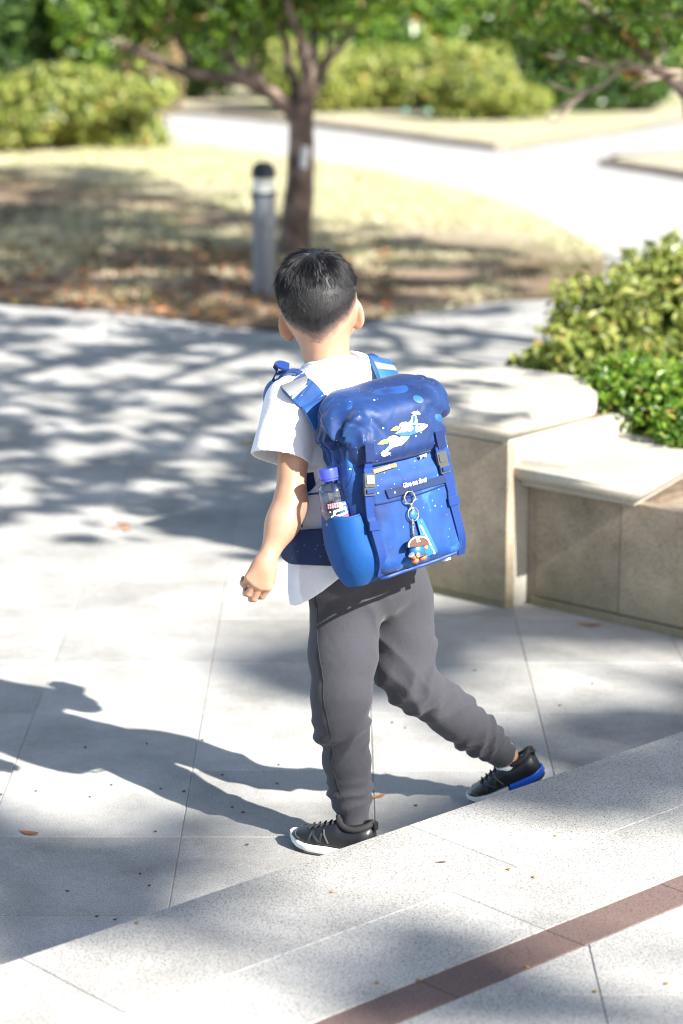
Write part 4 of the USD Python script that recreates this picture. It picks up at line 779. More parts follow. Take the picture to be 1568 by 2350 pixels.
def wr(p):
    e = .0028 * ns(p, (10, 10, 7), 12, 2) + .0016 * ns(p, (26, 26, 14), 15, 2)
    q = (p - PO) @ RL
    for (x, y, Y), ax, L, amp, fr in (((705, 1180, 4.55), (.5, .2, -.85), .05, .004, 60), ((735, 1330, 4.55), (.85, .3, .35), .05, .0038, 75), ((650, 960, 4.5), (.8, .2, .35), .06, .0028, 60), ((700, 1090, 4.53), (.5, .1, -.8), .05, .0035, 62)):
        v = p - at(x, y, Y); w = np.exp(-((v ** 2).sum(-1)) / L ** 2); e += amp * w * np.sin((v @ unit(ax)) * fr + 2.2 * ns(p, 9, 3, 2))
    return e
F.bump(wr, .03)
# openings: neck, sleeves, hem
cn = unit((HC - NB) * [1, 1, 1] + [.0, .02, 0])
sn = unit(at(643, 1051, 4.5) - SH[-1] + [.0, 0, -.02]); 
def beyond(p0, n, R):
    n = unit(n)
    def fn(p):
        v = p - p0; a = v @ n; return np.maximum(-a, np.linalg.norm(v, axis=-1) - R)
    return fn
F.put(beyond(NB + cn * .004, cn, .062), NB - .1, NB + .1, 0, 's')
F.put(beyond(slv, sn, .088), slv - .1, slv + .1, 0, 's'); F.put(beyond(rs_, unit(rs_ - SH[1]), .085), rs_ - .1, rs_ + .1, 0, 's')
def hollow(a, b, ra, rb):
    a, b = np.array(a), np.array(b)
    def fn(p):
        v = b - a; t = np.clip((p - a) @ v / (v @ v), 0, 1.3); return np.linalg.norm(p - a - t[..., None] * v, axis=-1) - (ra + t * (rb - ra))
    return fn
F.put(hollow(slv - sld * .06, slv + sld * .01, .036, .0535), slv - .1, slv + .1, 0, 's')
h0, h1 = at(699, 1366, 4.52), at(790, 1302, 4.50); hn = unit(np.cross(h1 - h0, [.05, 1, .12])); hn = hn if hn[2] < 0 else -hn
F.put(lambda p: np.maximum(-((p - h0) @ hn), p[..., 2] - .632), PO + [-.4, -.2, -.2], PO + [.4, .5, .25], 0, 's')
shirt_m = F.mesh(1); shirt = part(boy, 'tshirt', shirt_m, 'white_cotton', True)
th = np.linspace(0, 2 * np.pi, 41); cx = unit(np.cross(cn, [0, 1, 0])); cy = np.cross(cn, cx)
part(shirt, 'collar', tube([NB + cn * .0035 + .0500 * (math.cos(t) * cx + math.sin(t) * cy) for t in th], .0055, 8, False), 'white_cotton', True)

# shoes: built along x (toe forward), y left, z up, then turned into place
def shoe(toe, heel, upv, blue, rot=None):
    L = np.linalg.norm(heel - toe); fx = unit(toe - heel); fz = unit(upv - fx * (upv @ fx)); fy = np.cross(fz, fx); R = np.stack([fx, fy, fz], 1) * (L / .18)
    def T(m): return trimesh.Trimesh(heel + np.asarray(m.vertices) @ R.T, m.faces, process=False)
    def tp_(p): return heel + np.asarray(p) @ R.T
    X = np.linspace(0, 1, 37); XL = X * .18
    hw = np.interp(X, [0, .03, .1, .25, .45, .62, .75, .87, .95, 1], [.008, .019, .0265, .029, .0285, .0325, .034, .030, .021, .006])
    cyc = np.interp(X, [0, .4, .7, 1], [0, .002, -.002, -.008]); lift = np.interp(X, [0, .08, .2, .7, .85, 1], [.004, .001, 0, 0, .003, .011])
    top = np.interp(X, [0, .04, .12, .24, .34, .42, .55, .7, .82, .92, .98, 1], [.058, .066, .067, .061, .060, .066, .057, .047, .041, .036, .029, .022])
    n = 20; V = []
    for i in range(37):
        zb = .016 + lift[i]; h = top[i] - zb
        for k in range(n):
            t = np.pi * 2 * k / n; c, s = math.cos(t), math.sin(t); e = .62 if s > 0 else .35
            w = hw[i] * (1 - .28 * max(0, s) ** 1.5); y = w * math.copysign(abs(c) ** .75, c); z = zb + h * .5 + h * .5 * math.copysign(abs(s) ** (.7 if s > 0 else .4), s)
            V.append([XL[i], cyc[i] + y, z])
    def grid(V, n, m):
        F = []
        for i in range(m - 1):
            for k in range(n): a, b = i * n + k, i * n + (k + 1) % n; F += [[a, b, b + n], [a, b + n, a + n]]
        for k in range(1, n - 1): F += [[0, k + 1, k], [(m - 1) * n, (m - 1) * n + k, (m - 1) * n + k + 1]]
        mm = trimesh.Trimesh(np.array(V), F, process=False); mm.invert() if mm.volume < 0 else None; return mm
    up = grid(V, n, 37); upm = trimesh.Trimesh(up.vertices.copy(), up.faces, process=False)
    V2 = []
    for z, o in ((0, -.003), (.004, .0015), (.010, .0025), (.017, .001), (.0185, -.002)):
        for i in list(range(37)) + list(range(36, -1, -1)): pass
    def sole(z0, z1, o, xa=0.0, xb=1.0):
        V = []; ii = np.nonzero((X >= xa - 1e-6) & (X <= xb + 1e-6))[0]
        for i in ii:
            for y, z in ((-1, 0), (-1.04, .35), (-1.04, .75), (-.96, 1), (.96, 1), (1.04, .75), (1.04, .35), (1, 0)):
                V.append([XL[i] + (o if i == ii[-1] and xb == 1 else -o if i == ii[0] and xa == 0 else 0), cyc[i] + y * (hw[i] + o), lift[i] + z0 + (z1 - z0) * z])
        return grid(V, 8, len(ii))
    name = part(boy, 'shoe', T(up), 'shoe_black', 40)
    part(name, 'outsole', T(sole(0, .0055, .0005)), 'sole_dark')
    if blue:
        part(name, 'midsole', T(sole(.0055, .019, .002, .42, 1)), 'sole_white'); part(name, 'heel_cushion', T(sole(.0075, .0225, .003, 0, .418)), 'sole_blue')
    else:
        part(name, 'midsole', T(sole(.0055, .019, .002, .2, 1)), 'sole_white'); part(name, 'heel_cushion', T(sole(.0055, .0195, .0025, 0, .198)), 'sole_blue')
    th = np.linspace(0, 2 * np.pi, 33)
    part(name, 'collar', T(tube([[.040 + .034 * math.cos(t), .021 * math.sin(t), .0635 + .006 * math.cos(t) ** 2 - .002 * math.cos(t) - .004 * math.sin(t) ** 2] for t in th], .0062, 8, False)), 'shoe_mesh', True)
    part(name, 'tongue', T(ribbon([[.068, 0, .056], [.073, 0, .068], [.074, 0, .082]], [[0, 1, 0]] * 3, .03, .006)), 'shoe_mesh')
    part(name, 'pull_tab', T(ribbon([[.005, 0, .052], [-.002, 0, .06], [-.001, 0, .072], [.005, 0, .074]], [[0, 1, 0]] * 4, .016, .004)), 'shoe_black')
    def skin_pt(x, y, off=.0012): # height of the upper at (x, y)
        t = np.interp(x, XL, top) ; w = np.interp(x, XL, hw); c = np.interp(x, XL, cyc); return t - (t - .02) * .42 * min(1, abs((y - c) / w)) ** 2.6 + off
    for k in range(5):
        x = .082 + .0125 * k; part(name, 'lace', T(tube([[x + .003 * abs(y) / .014, y, skin_pt(x, y, .002)] for y in np.linspace(-.015, .015, 9)], .0021, 6)), 'shoe_mesh')
    # side panels, stripe and the letter on each side
    def sidep(pts, sgn, w, off, m, nm):
        out = []
        for x, z in curve(pts, 10):
            tt = np.interp(x, XL, top); zb = .016 + np.interp(x, XL, lift); h = tt - zb; sn_ = np.clip((z - zb - h * .5) / (h * .5), -.999, .999)
            s0 = math.copysign(abs(sn_) ** (1 / (.7 if sn_ > 0 else .4)), sn_); c0 = math.sqrt(max(0, 1 - s0 * s0)); ww = np.interp(x, XL, hw) * (1 - .28 * max(0, s0) ** 1.5)
            out.append([x, np.interp(x, XL, cyc) + sgn * (ww * c0 ** .75 + off), z])
        out = np.array(out); lat = np.cross(np.gradient(out, axis=0), [0, sgn, .35]); part(name, nm, T(ribbon(out, lat, w, .0016)), m)
    for sg in (-1, 1):
        sidep([(.098, .052), (.092, .04), (.086, .028)], sg, .0028, .0012, 'shoe_pipe', 'stripe')
        for a in ([(.128, .027), (.122, .044)], [(.122, .044), (.104, .028)], [(.104, .028), (.100, .046)]): sidep([a[0], tuple((np.array(a[0]) + a[1]) / 2), a[1]], sg, .0048, .0010, 'shoe_grey', 'letter_stroke')
        sidep([(.165, .036), (.158, .031), (.148, .028)], sg, .0018, .001, 'shoe_pipe', 'toe_stripe')
    return name
shoe(ground(668, 1938) + [0, 0, .0], ground(668, 1938) + np.array([.89, -.40, 0]) * .188, np.array([0, 0, 1.0]), False)
toe2 = ground(1084, 1848); shoe(toe2, toe2 + np.array([.795, -.14, .40]) * .188, np.array([-.42, 0, .9]), True)
part(boy, 'sock', tube(curve([at(1163, 1746, 4.748), at(1168, 1757, 4.75), at(1172, 1775, 4.75)], 6), [.0262, .0268, .027, .0272, .027, .027], 20), 'sock_white', True)
part(boy, 'sock', tube(curve([at(812, 1893, 4.52), at(812, 1905, 4.52)], 4), .0262, 16), 'sock_white', True)

# ------------------------------------------------------------------ backpack (local a, b, c)
bpk = thing('backpack', 'blue galaxy print school backpack with rocket on its lid, worn by the child', 'backpack', wld([0, 0, -.08]))
F = Field((-.17, -.03, -.19), (.17, .42, .05), .003)
F.rbox((.019, .175, -.072), (.117, .168, .056), .035, k=.015)
F.rbox((.011, .098, -.036), (.106, .094, .038), .026, k=.02)
F.rbox((.006, .165, -.045), (.106, .06, .03), .025, k=.02)
def pw_(p):
    e = .0035 * ns(p, (16, 13, 16), 2, 2) + .0018 * ns(p, (45, 38, 45), 4, 2)
    side = np.clip((-.07 - p[:, 0]) / .03, 0, 1) * np.clip((p[:, 1] - .1) / .05, 0, 1); e += side * .004 * np.sin(p[:, 2] * 150 + 1.5 * ns(p, 15, 3) * 6)
    low = np.exp(-((p[:, 1] - .02) / .03) ** 2); e += .0005 * low * np.sin(p[:, 0] * 190 + 8 * ns(p, 20, 8)); return e
F.bump(pw_, .03); packF = F; pack_m = F.mesh(1); main = part(bpk, 'main_compartment', tow(pack_m), 'pack_front', True)
G_ = Field((-.19, .14, -.21), (.19, .44, .07), .003)
G_.cone((-.058, .290, -.068), (.106, .290, -.068), .061, .061, .02); G_.rbox((.004, .262, -.03), (.092, .05, .033), .018, k=.03); G_.rbox((.012, .262, -.072), (.118, .05, .060), .026, k=.03); G_.rbox((.014, .318, -.095), (.09, .036, .034), .026, k=.03)
def lw(p):
    a, b, c = p.T; e = .0030 * ns(p, (14, 12, 14), 22, 2) + .0016 * ns(p, (36, 34, 36), 24, 2)
    lf = np.clip((-.055 - a) / .05, 0, 1); rt_ = np.clip((a - .07) / .04, 0, 1)
    gat = np.exp(-((b - .245) / .028) ** 2) * np.clip((-.08 - a) / .02, 0, 1); e += gat * (.006 * np.sin(c * 260 + 7 * ns(p, 20, 5)) - .012)
    rad = np.arctan2(b - .25, c + .03); e += lf * .0080 * np.sin(rad * 7 + 5 * ns(p, 9, 7)) * np.clip((b - .24) / .03, 0, 1)
    e -= rt_ * .014 * np.exp(-((b - .262 + .5 * (a - .12)) / .012) ** 2)
    rd = lambda f, sd: np.clip(1 - np.abs(ns(p @ np.array([[.8, .6, 0], [-.6, .8, 0], [0, 0, 1]]), f, sd, 1)) * 7, 0, 1) ** 2
    e -= .0060 * rd((26, 9, 12), 51) * (.15 + lf + .5 * rt_) + .003 * rd((14, 30, 14), 57) * (.12 + lf + rt_); e += .003 * rd((18, 8, 10), 63) * (.15 + lf)
    v = np.exp(-(((a + .062) * .8 + (b - .305) * .5) / .010) ** 2) * np.exp(-((b - .29) / .04) ** 2) * (c > -.06); e -= .006 * v
    v = np.exp(-(((a + .075) * .95 - (b - .25) * .35) / .007) ** 2) * np.exp(-((b - .25) / .03) ** 2) * (c > -.04); e -= .005 * v
    v = np.exp(-(((a - .03) * .3 + (b - .335) * .9) / .010) ** 2) * np.exp(-((a - .02) / .07) ** 2); e -= .004 * v
    return e
G_.bump(lw, .04); lid_m = G_.mesh(1); part(bpk, 'lid', tow(lid_m), 'pack_lid', True)
# a height map of the front: c of the outer surface over (a, b)
hs = .002; A0, B0_ = -.15, -.02; na, nbb = 151, 221
ga, gb = np.meshgrid(A0 + hs * np.arange(na), B0_ + hs * np.arange(nbb), indexing='ij')
def height(Fd):
    H = np.full(ga.shape, -.2)
    for i in range(Fd.n[2] - 2, -1, -1):
        pa = [(ga - Fd.lo[0]) / Fd.h, (gb - Fd.lo[1]) / Fd.h]
        d0 = ndimage.map_coordinates(Fd.d[:, :, i], pa, order=1, mode='constant', cval=1); d1 = ndimage.map_coordinates(Fd.d[:, :, i + 1], pa, order=1, mode='constant', cval=1)
        hit = (d0 < 0) & (d1 >= 0) & (H < -.15); H[hit] = Fd.lo[2] + Fd.h * (i + (d0 / (d0 - d1 - 1e-12))[hit])
    return H
HB, HL = height(packF), height(G_); HM = np.maximum(HB, HL); HS_ = ndimage.gaussian_filter(np.maximum(HM, ndimage.maximum_filter(HM, (3, 9))), (1.5, 4))
def surf(a, b, Hm=None):
    z = ndimage.map_coordinates(HM if Hm is None else Hm, [(np.atleast_1d(a) - A0) / hs, (np.atleast_1d(b) - B0_) / hs], order=1, mode='nearest')
    return z if np.ndim(a) else float(z[0])
def sticker(poly, off, thick, Hm=None, cell=.006):
    """A flat patch with thickness laid on the front surface."""
    ms = []
    for g_ in getattr(poly, 'geoms', [poly]):
        if g_.area < 1e-8: continue
        m = trimesh.creation.extrude_polygon(g_, thick, engine='earcut'); v, f = trimesh.remesh.subdivide_to_size(m.vertices, m.faces, cell, max_iter=8)
        v[:, 2] += surf(v[:, 0], v[:, 1], Hm) + off; ms.append(trimesh.Trimesh(v, f, process=False))
    return tow(cat_(*ms))
def PL(*pts, c=0.0): return Polygon([loc(x, y, c) for x, y in pts])
# flap band and its lettering
bandp = PL((890, 1141), (884, 1126), (1014, 1093), (1019, 1105), c=.0); bd = part(bpk, 'flap_band', sticker(bandp.buffer(.002), .0005, .004, HS_), 'pack_dark', 30)
def lettering(text, p0, p1, hgt, off, thick, Hm, c=0.0):
    t = meshkit.text_mesh(text, 1.0, .05, True); v = t.vertices.copy(); a, b = loc(*p0, c), loc(*p1, c); w = v[:, 0].max() - v[:, 0].min(); d = b - a; e = unit(np.array([-d[1], d[0]]))
    q = a + (v[:, :1] - v[:, 0].min()) / w * d + v[:, 1:2] * hgt * e; z = surf(q[:, 0], q[:, 1], Hm) + off + (v[:, 2] / .05) * thick
    return tow(trimesh.Trimesh(np.c_[q, z], t.faces, process=False))
part(bpk, 'lettering', lettering('Give me five!', (922, 1120), (975, 1105), .0085, .0042, .0008, HS_), 'white_print', False)
seam = [loc(x, y) for x, y in ((862, 1158), (893, 1152), (960, 1134), (1020, 1112))]; sc = curve(seam, 30); part(bpk, 'flap_seam', tow(tube(np.c_[sc, surf(sc[:, 0], sc[:, 1], HS_) + .0005], .0016, 6)), 'webbing_dark')
hem = [loc(x, y, .006) for x, y in ((832, 1072), (880, 1062), (935, 1050), (996, 1036))]; sc = curve(hem, 30); part(bpk, 'lid_hem', tow(tube(np.c_[sc, surf(sc[:, 0], sc[:, 1] + .004, HL) + .0005], .0017, 6)), 'webbing_dark')
# piping round the front panel and the bottom
for pts in (((829, 1075), (822, 1130), (820, 1185), (840, 1240), (868, 1292), (884, 1326)), ((1012, 1060), (1040, 1130), (1056, 1190), (1058, 1250), (1052, 1268))):
    sc = curve([loc(x, y) for x, y in pts], 40); part(bpk, 'piping', tow(tube(np.c_[sc, surf(sc[:, 0], sc[:, 1]) - .0005], .0022, 6)), 'piping_blue')
sc = curve([loc(x, y) + [0, .005] for x, y in ((890, 1334), (930, 1318), (985, 1300), (1050, 1274))], 40); part(bpk, 'bottom_piping', tow(tube(np.c_[sc, surf(sc[:, 0], sc[:, 1] + .010, HB) - .002], .0035, 8)), 'piping_blue')
# the two webbing straps with buckles, loops and grey tips
def strap(top, mid, bottom, w, buckle, loopp, tipp, bm, bw):
    ln = curve([loc(*p, .004) for p in (top, buckle, mid, loopp, bottom)], 60); z = surf(ln[:, 0], ln[:, 1], HS_) + .003; z = ndimage.gaussian_filter1d(z, 2)
    st = part(bpk, 'strap', tow(ribbon(np.c_[ln, z], np.tile([1, .1, 0], (60, 1)), w, .003)), 'webbing')
    bk = loc(*buckle, .004); d = unit(loc(*mid, .004) - loc(*top, .004)); nrm = np.array([d[1], -d[0]]); nrm = nrm if nrm[0] > 0 else -nrm
    def bx(p0, s, dz, m, nm, rr=.002):
        q = sbox(-s[0] / 2, -s[1] / 2, s[0] / 2, s[1] / 2).buffer(-rr).buffer(rr); q = affinity.affine_transform(q, [nrm[0], -d[0], nrm[1], -d[1], *(p0)]); m_ = trimesh.creation.extrude_polygon(q, s[2], engine='earcut')
        v = m_.vertices.copy(); v[:, 2] += float(surf(p0[0], p0[1], HS_)) + dz; part(st, nm, tow(trimesh.Trimesh(v, m_.faces, process=False)), m)
    bx(bk - d * .004, (bw, .026, .006), .0045, 'buckle_grey', 'buckle'); bx(bk - d * .005, (bw * .72, .016, .002), .0106, bm, 'buckle_plate', .001)
    bx(bk + d * .016, (bw, .018, .004), .0045, 'buckle_grey', 'slider'); bx(bk + d * .0165, (bw * .78, .008, .0045), .0086, 'webbing', 'slider_webbing', .001)
    bx(bk - d * .020, (w * 1.08, .012, .003), .0055, 'webbing', 'strap_fold'); bx(loc(*top, .006) + d * .014, (w * 1.06, .034, .0032), .0046, 'webbing_dark', 'anchor_patch')
    bx(loc(*loopp, .004), (w * 1.35, .017, .0036), .0046, 'webbing', 'keeper_loop'); bx(loc(*tipp, .004), (w * 1.15, .016, .0055), .002, 'grey_tip', 'strap_tip')
    return st
strap((845, 1022), (856, 1180), (892, 1322), .0185, (849, 1107), (863, 1207), (893, 1327), 'silver', .0235)
strap((1007, 992), (1034, 1120), (1072, 1272), .018, (1014, 1056), (1039, 1149), (1073, 1278), 'buckle_grey', .0225)
part(bpk, 'orange_patch', sticker(PL((857, 1078), (908, 1062), (912, 1070), (860, 1087)), .0014, .001, HS_), 'orange_patch'); part(bpk, 'orange_patch_print', sticker(PL((872, 1077), (896, 1070), (897, 1074), (873, 1081)), .0026, .0005, HS_), 'cream_print')
part(bpk, 'bow_print', sticker(PL((963, 1045), (967, 1054), (972, 1047), (980, 1049), (979, 1040), (972, 1043)), .0014, .0006, HS_), 'pale_print')
part(bpk, 'side_label', tow(box((.1285, .115, -.075), (.003, .045, .012))), 'white_print')
# rocket on the lid, from its outline parts
def zr(*p): return Polygon([loc((1480 + x / 4.9) / 1.743, (1600 + y / 4.9) / 1.743, .012) for x, y in p])
def pr(nm, m, off, *p): part(bpk, nm, sticker(zr(*p).buffer(0), off, .0005, HL, .005), m, False)
pr('rocket_wing', 'pale_print', .0006, (830, 250), (895, 212), (985, 218), (1022, 275), (925, 290), (875, 285)); pr('rocket_wing', 'pale_print', .0006, (845, 300), (930, 290), (945, 350), (970, 410), (940, 480), (860, 480), (820, 440), (770, 440), (820, 395)); pr('rocket_wing_stripe', 'blue_print', .0012, (868, 310), (922, 300), (905, 450), (862, 450))
pr('rocket_hull', 'blue_print', .0005, (510, 660), (620, 690), (800, 700), (960, 640), (1100, 560), (1160, 500), (1080, 470), (860, 500), (640, 560)); pr('rocket_hull', 'pale_print', .0011, (600, 470), (650, 430), (740, 425), (850, 470), (880, 560), (760, 590), (650, 625), (515, 662), (600, 600), (640, 540), (590, 500)); pr('rocket_nose', 'pale_print', .0011, (940, 470), (960, 458), (1100, 462), (1165, 480), (1160, 515), (1080, 590), (950, 632), (920, 600), (915, 545)); pr('rocket_window', 'blue_print', .0016, (965, 490), (1030, 475), (1010, 510), (975, 520))
pr('rocket_stripe', 'yellow_print', .0016, (770, 625), (830, 585), (850, 595), (790, 622)); pr('rocket_stripe', 'grey_print', .0016, (650, 625), (860, 560), (890, 575), (660, 640))
pr('rocket_flame', 'yellow_print', .0010, (425, 592), (480, 540), (540, 505), (590, 510), (620, 540), (580, 595), (500, 605)); pr('rocket_flame', 'cream_print', .0015, (520, 560), (570, 525), (600, 545), (560, 580)); pr('rocket_flame', 'yellow_print', .0010, (175, 865), (260, 790), (360, 760), (420, 800), (380, 850), (280, 868))
pr('rocket_fin', 'pale_print', .0008, (370, 770), (420, 710), (520, 685), (620, 740), (560, 800), (420, 880), (430, 810)); pr('rocket_fin', 'grey_print', .0006, (320, 985), (420, 880), (560, 790), (640, 700), (810, 705), (760, 780), (670, 870), (500, 925), (370, 1010)); pr('rocket_fin', 'pale_print', .0012, (500, 925), (640, 800), (740, 705), (810, 708), (760, 790), (665, 880)); pr('rocket_fin', 'pale_print', .0010, (330, 985), (440, 890), (500, 850), (470, 920), (360, 1005)); pr('rocket_tip', 'white_print', .0010, (300, 978), (245, 1040), (265, 1095), (330, 1110), (435, 1060), (438, 1035), (380, 1010)); pr('print_planet', 'blue_print', .0006, *[(1010 + 90 * math.cos(t), -20 + 80 * math.sin(t)) for t in np.linspace(0, 6.2, 20)])

bo_ab = loc(766, 1140, -.072); PA = bo_ab[0] + .012
# side pocket, hip belt, shoulder straps
F = Field((-.21, -.01, -.19), (.02, .20, .03), .0019); F.ell((PA, .085, -.070), (.040, .105, .056), None, .0).ell((-.080, .045, -.068), (.048, .055, .058), None, .02)
qn_ = unit([-.1, 1, .25]); F.cut((PA, .138, -.07), qn_, .004); F.put(lambda p: np.linalg.norm((p - [PA, 0, -.070])[..., [0, 2]] / [.0305, .0440], axis=-1) * .04 - .04 + np.maximum(0, .075 - p[..., 1]) * 2, (-.2, .04, -.14), (-.05, .2, -.01), 0, 's')
F.bump(lambda p: .003 * ns(p, (20, 14, 20), 6, 2) + .0014 * ns(p, (50, 30, 50), 3, 2), .03); part(bpk, 'side_pocket', tow(F.mesh(1)), 'pocket_blue', True)
rim = [[PA + .0338 * math.cos(t), .1372 - (-.1 * .0338 * math.cos(t) + .25 * .0478 * math.sin(t)), -.070 + .0478 * math.sin(t)] for t in np.linspace(0, math.pi * 2, 40)]; part(bpk, 'pocket_rim', tow(tube(rim, .0021, 6)), 'piping_blue', True)
def hb_at(a, c, px, py): return wld([a, loc(px, py, c)[1], c])
wing = [hb_at(-.080, -.105, 790, 1258), hb_at(-.112, -.150, 758, 1252), hb_at(-.139, -.195, 722, 1247), hb_at(-.146, -.245, 696, 1246)]; wc = curve(wing, 16); hb_ = part(bpk, 'hip_belt', ribbon(wc, np.tile(u_ * 1.0 + [0, 0, 0], (16, 1)), np.r_[np.linspace(.078, .066, 13), .062, .052, .036], .016), 'pack_dark', 50)
part(bpk, 'belt_webbing', ribbon(curve([wing[3] + n_ * .004, wing[3] - n_ * .03 - r_ * .004, wing[3] - n_ * .09 + r_ * .05, wing[3] - n_ * .12 + r_ * .11], 12), np.tile(u_, (12, 1)), .022, .003), 'webbing')
part(bpk, 'side_disc', tow(box((-.135, .03, -.125), (.003, .05, .016))), 'grey_tip') if False else None
part(bpk, 'lower_strap', ribbon(curve([at(712, 1105, 4.515), at(722, 1140, 4.51), at(738, 1185, 4.505), at(756, 1230, 4.50)], 12), np.tile(r_ + n_ * .6, (12, 1)), .017, .003), 'light_strap')
part(bpk, 'lower_strap_clip', ribbon(curve([at(708, 1085, 4.52), at(712, 1108, 4.515), at(718, 1128, 4.512)], 6), np.tile(r_ + n_ * .6, (6, 1)), .02, .006), 'webbing_dark')
def over(px, py, Y=None, off=.009):
    p = front_of(px, py, shirt_m.vertices) if Y is None else at(px, py, Y); return p + unit(EYE - p) * off
sL = curve([wld([-.075, .295, -.120]), wld([-.085, .335, -.125]), over(728, 922), over(708, 896), over(688, 880), at(666, 866, 4.585), at(645, 872, 4.625), at(630, 905, 4.655), at(636, 980, 4.69)], 40)
latL = np.array([unit(np.array([.86, .35, .40]) * (1 - t) + np.array([.75, .45, .25]) * t) for t in np.linspace(0, 1, 40)])
def lifted(c, lat, k):
    d = np.gradient(c, axis=0); nn = np.cross(d, lat); nn /= np.linalg.norm(nn, axis=1, keepdims=True); nn *= np.where((nn @ np.array([.3, -.6, .75])) > 0, 1, -1)[:, None]; return c + nn * k
ss = part(bpk, 'shoulder_strap', ribbon(sL, latL, np.r_[np.full(26, .056), np.linspace(.056, .044, 14)], .012), 'pack_side', 50); part(ss, 'reflective_band', ribbon(lifted(sL, latL, .0058)[17:22], latL[17:22], .0535, .0025), 'reflective', 50)
sR = curve([at(905, 905, 4.60), at(893, 870, 4.605), at(880, 842, 4.625), at(866, 826, 4.66), at(856, 838, 4.70), at(852, 900, 4.74)], 30); latR = np.tile([.85, .45, -.25], (30, 1))
s2 = part(bpk, 'shoulder_strap', ribbon(sR, latR, .05, .012), 'pack_side', 50); part(s2, 'reflective_band', ribbon(lifted(sR, latR, .0058)[9:13], latR[9:13], .0475, .0025), 'reflective', 50)
cl = [at(x, y, Y) for x, y, Y in ((690, 856, 4.55), (670, 850, 4.56), (648, 860, 4.56), (632, 878, 4.565), (628, 868, 4.57), (636, 850, 4.565), (630, 838, 4.56), (640, 832, 4.555), (660, 838, 4.55), (656, 852, 4.55), (638, 856, 4.56))]
part(ss, 'loose_webbing', ribbon(curve(cl, 60), np.tile([.15, 1, .25], (60, 1)), .016, .0026), 'webbing'); part(ss, 'clip', ribbon(curve([at(640, 834, 4.55), at(650, 840, 4.545), at(664, 842, 4.545)], 8), np.tile([.1, .9, .5], (8, 1)), .02, .005), 'webbing')
part(s2, 'clip', ribbon(curve([at(842, 822, 4.66), at(852, 820, 4.655), at(864, 826, 4.65)], 8), np.tile([.2, .8, .5], (8, 1)), .018, .006), 'webbing')

# water bottle in the side pocket
bx0 = np.array([bo_ab[0] - .0, .0, -.072]); bax = wld([bx0[0], .05, -.072]); bup = unit(wld([bx0[0] - .006, 1, -.072]) - wld([bx0[0], 0, -.072])); bR = np.stack([r_, np.cross(bup, r_), bup], 1)
bt_ = thing('water_bottle', 'clear plastic water bottle with blue cap in the backpack side pocket', 'bottle', bax)
tb = float(loc(752, 1083, -.072)[1] - .05)
prof = [(0.0001, 0), (.022, 0), (.026, .004), (.0265, tb - .095), (.0245, tb - .09), (.0268, tb - .082), (.0278, tb - .07), (.0250, tb - .058), (.0262, tb - .050), (.0268, tb - .040), (.0245, tb - .029), (.0175, tb - .021), (.0145, tb - .018), (.0145, tb - .0115)]
part(bt_, 'bottle', lathe(prof, bax, 40, bR), 'bottle_plastic', 50)
part(bt_, 'neck_ring', lathe([(.0001, tb - .0165), (.0172, tb - .0165), (.0172, tb - .0135), (.0001, tb - .0135)], bax, 32, bR), 'cap_blue')
part(bt_, 'cap', lathe([(.0001, tb - .0125), (.0178, tb - .0125), (.0182, tb - .011), (.0182, tb + .004), (.0174, tb + .006), (.0001, tb + .006)], bax, 32, bR), 'cap_blue')
def wrap(poly, off, m, nm):
    """Label print wrapped round the bottle: x = arc length from the side facing the camera, y = height."""
    mm = trimesh.creation.extrude_polygon(poly, .0003, engine='earcut'); v, f = trimesh.remesh.subdivide_to_size(mm.vertices, mm.faces, .004, max_iter=6)
    R0 = np.interp(v[:, 1], [p[1] for p in prof], [p[0] for p in prof]) + off + v[:, 2]; th0 = math.atan2(*( (np.array([0, -1, 0]) @ bR)[[1, 0]])); th = th0 + v[:, 0] / .026
    part(bt_, nm, trimesh.Trimesh(bax + np.stack([R0 * np.cos(th), R0 * np.sin(th), v[:, 1]], 1) @ bR.T, f, process=False), m, False)
y0 = tb - .062
wrap(sbox(.008, y0 - .022, .030, y0 + .004), .0004, 'label_blue', 'label'); wrap(sbox(-.008, y0 - .034, .03, y0 - .0225), .0004, 'label_red', 'label')
for row in range(2):
    for k in range(5):
        x, y = -.013 + k * .0042, y0 + .001 - row * .0048
        wrap(sbox(x, y, x + .0034, y + .0007).union(sbox(x, y + .0016, x + .0034, y + .0022)).union(sbox(x + .0013, y - .0008, x + .002, y + .0034)).union(sbox(x, y + .0028, x + .0034, y + .0035)), .0009, 'label_pink', 'glyph')
sw = LineString([(-.008, y0 - .020), (-.004, y0 - .020), (-.002, y0 - .011), (.018, y0 - .008), (.020, y0 - .018), (.002, y0 - .020)]).buffer(.0021); wrap(sw, .0012, 'label_white', 'emblem'); wrap(sbox(.012, y0 - .002, .022, y0 + .001), .0012, 'label_white', 'label_print'); wrap(Point(-.009, y0 - .0105).buffer(.0014), .0012, 'label_white', 'label_print')

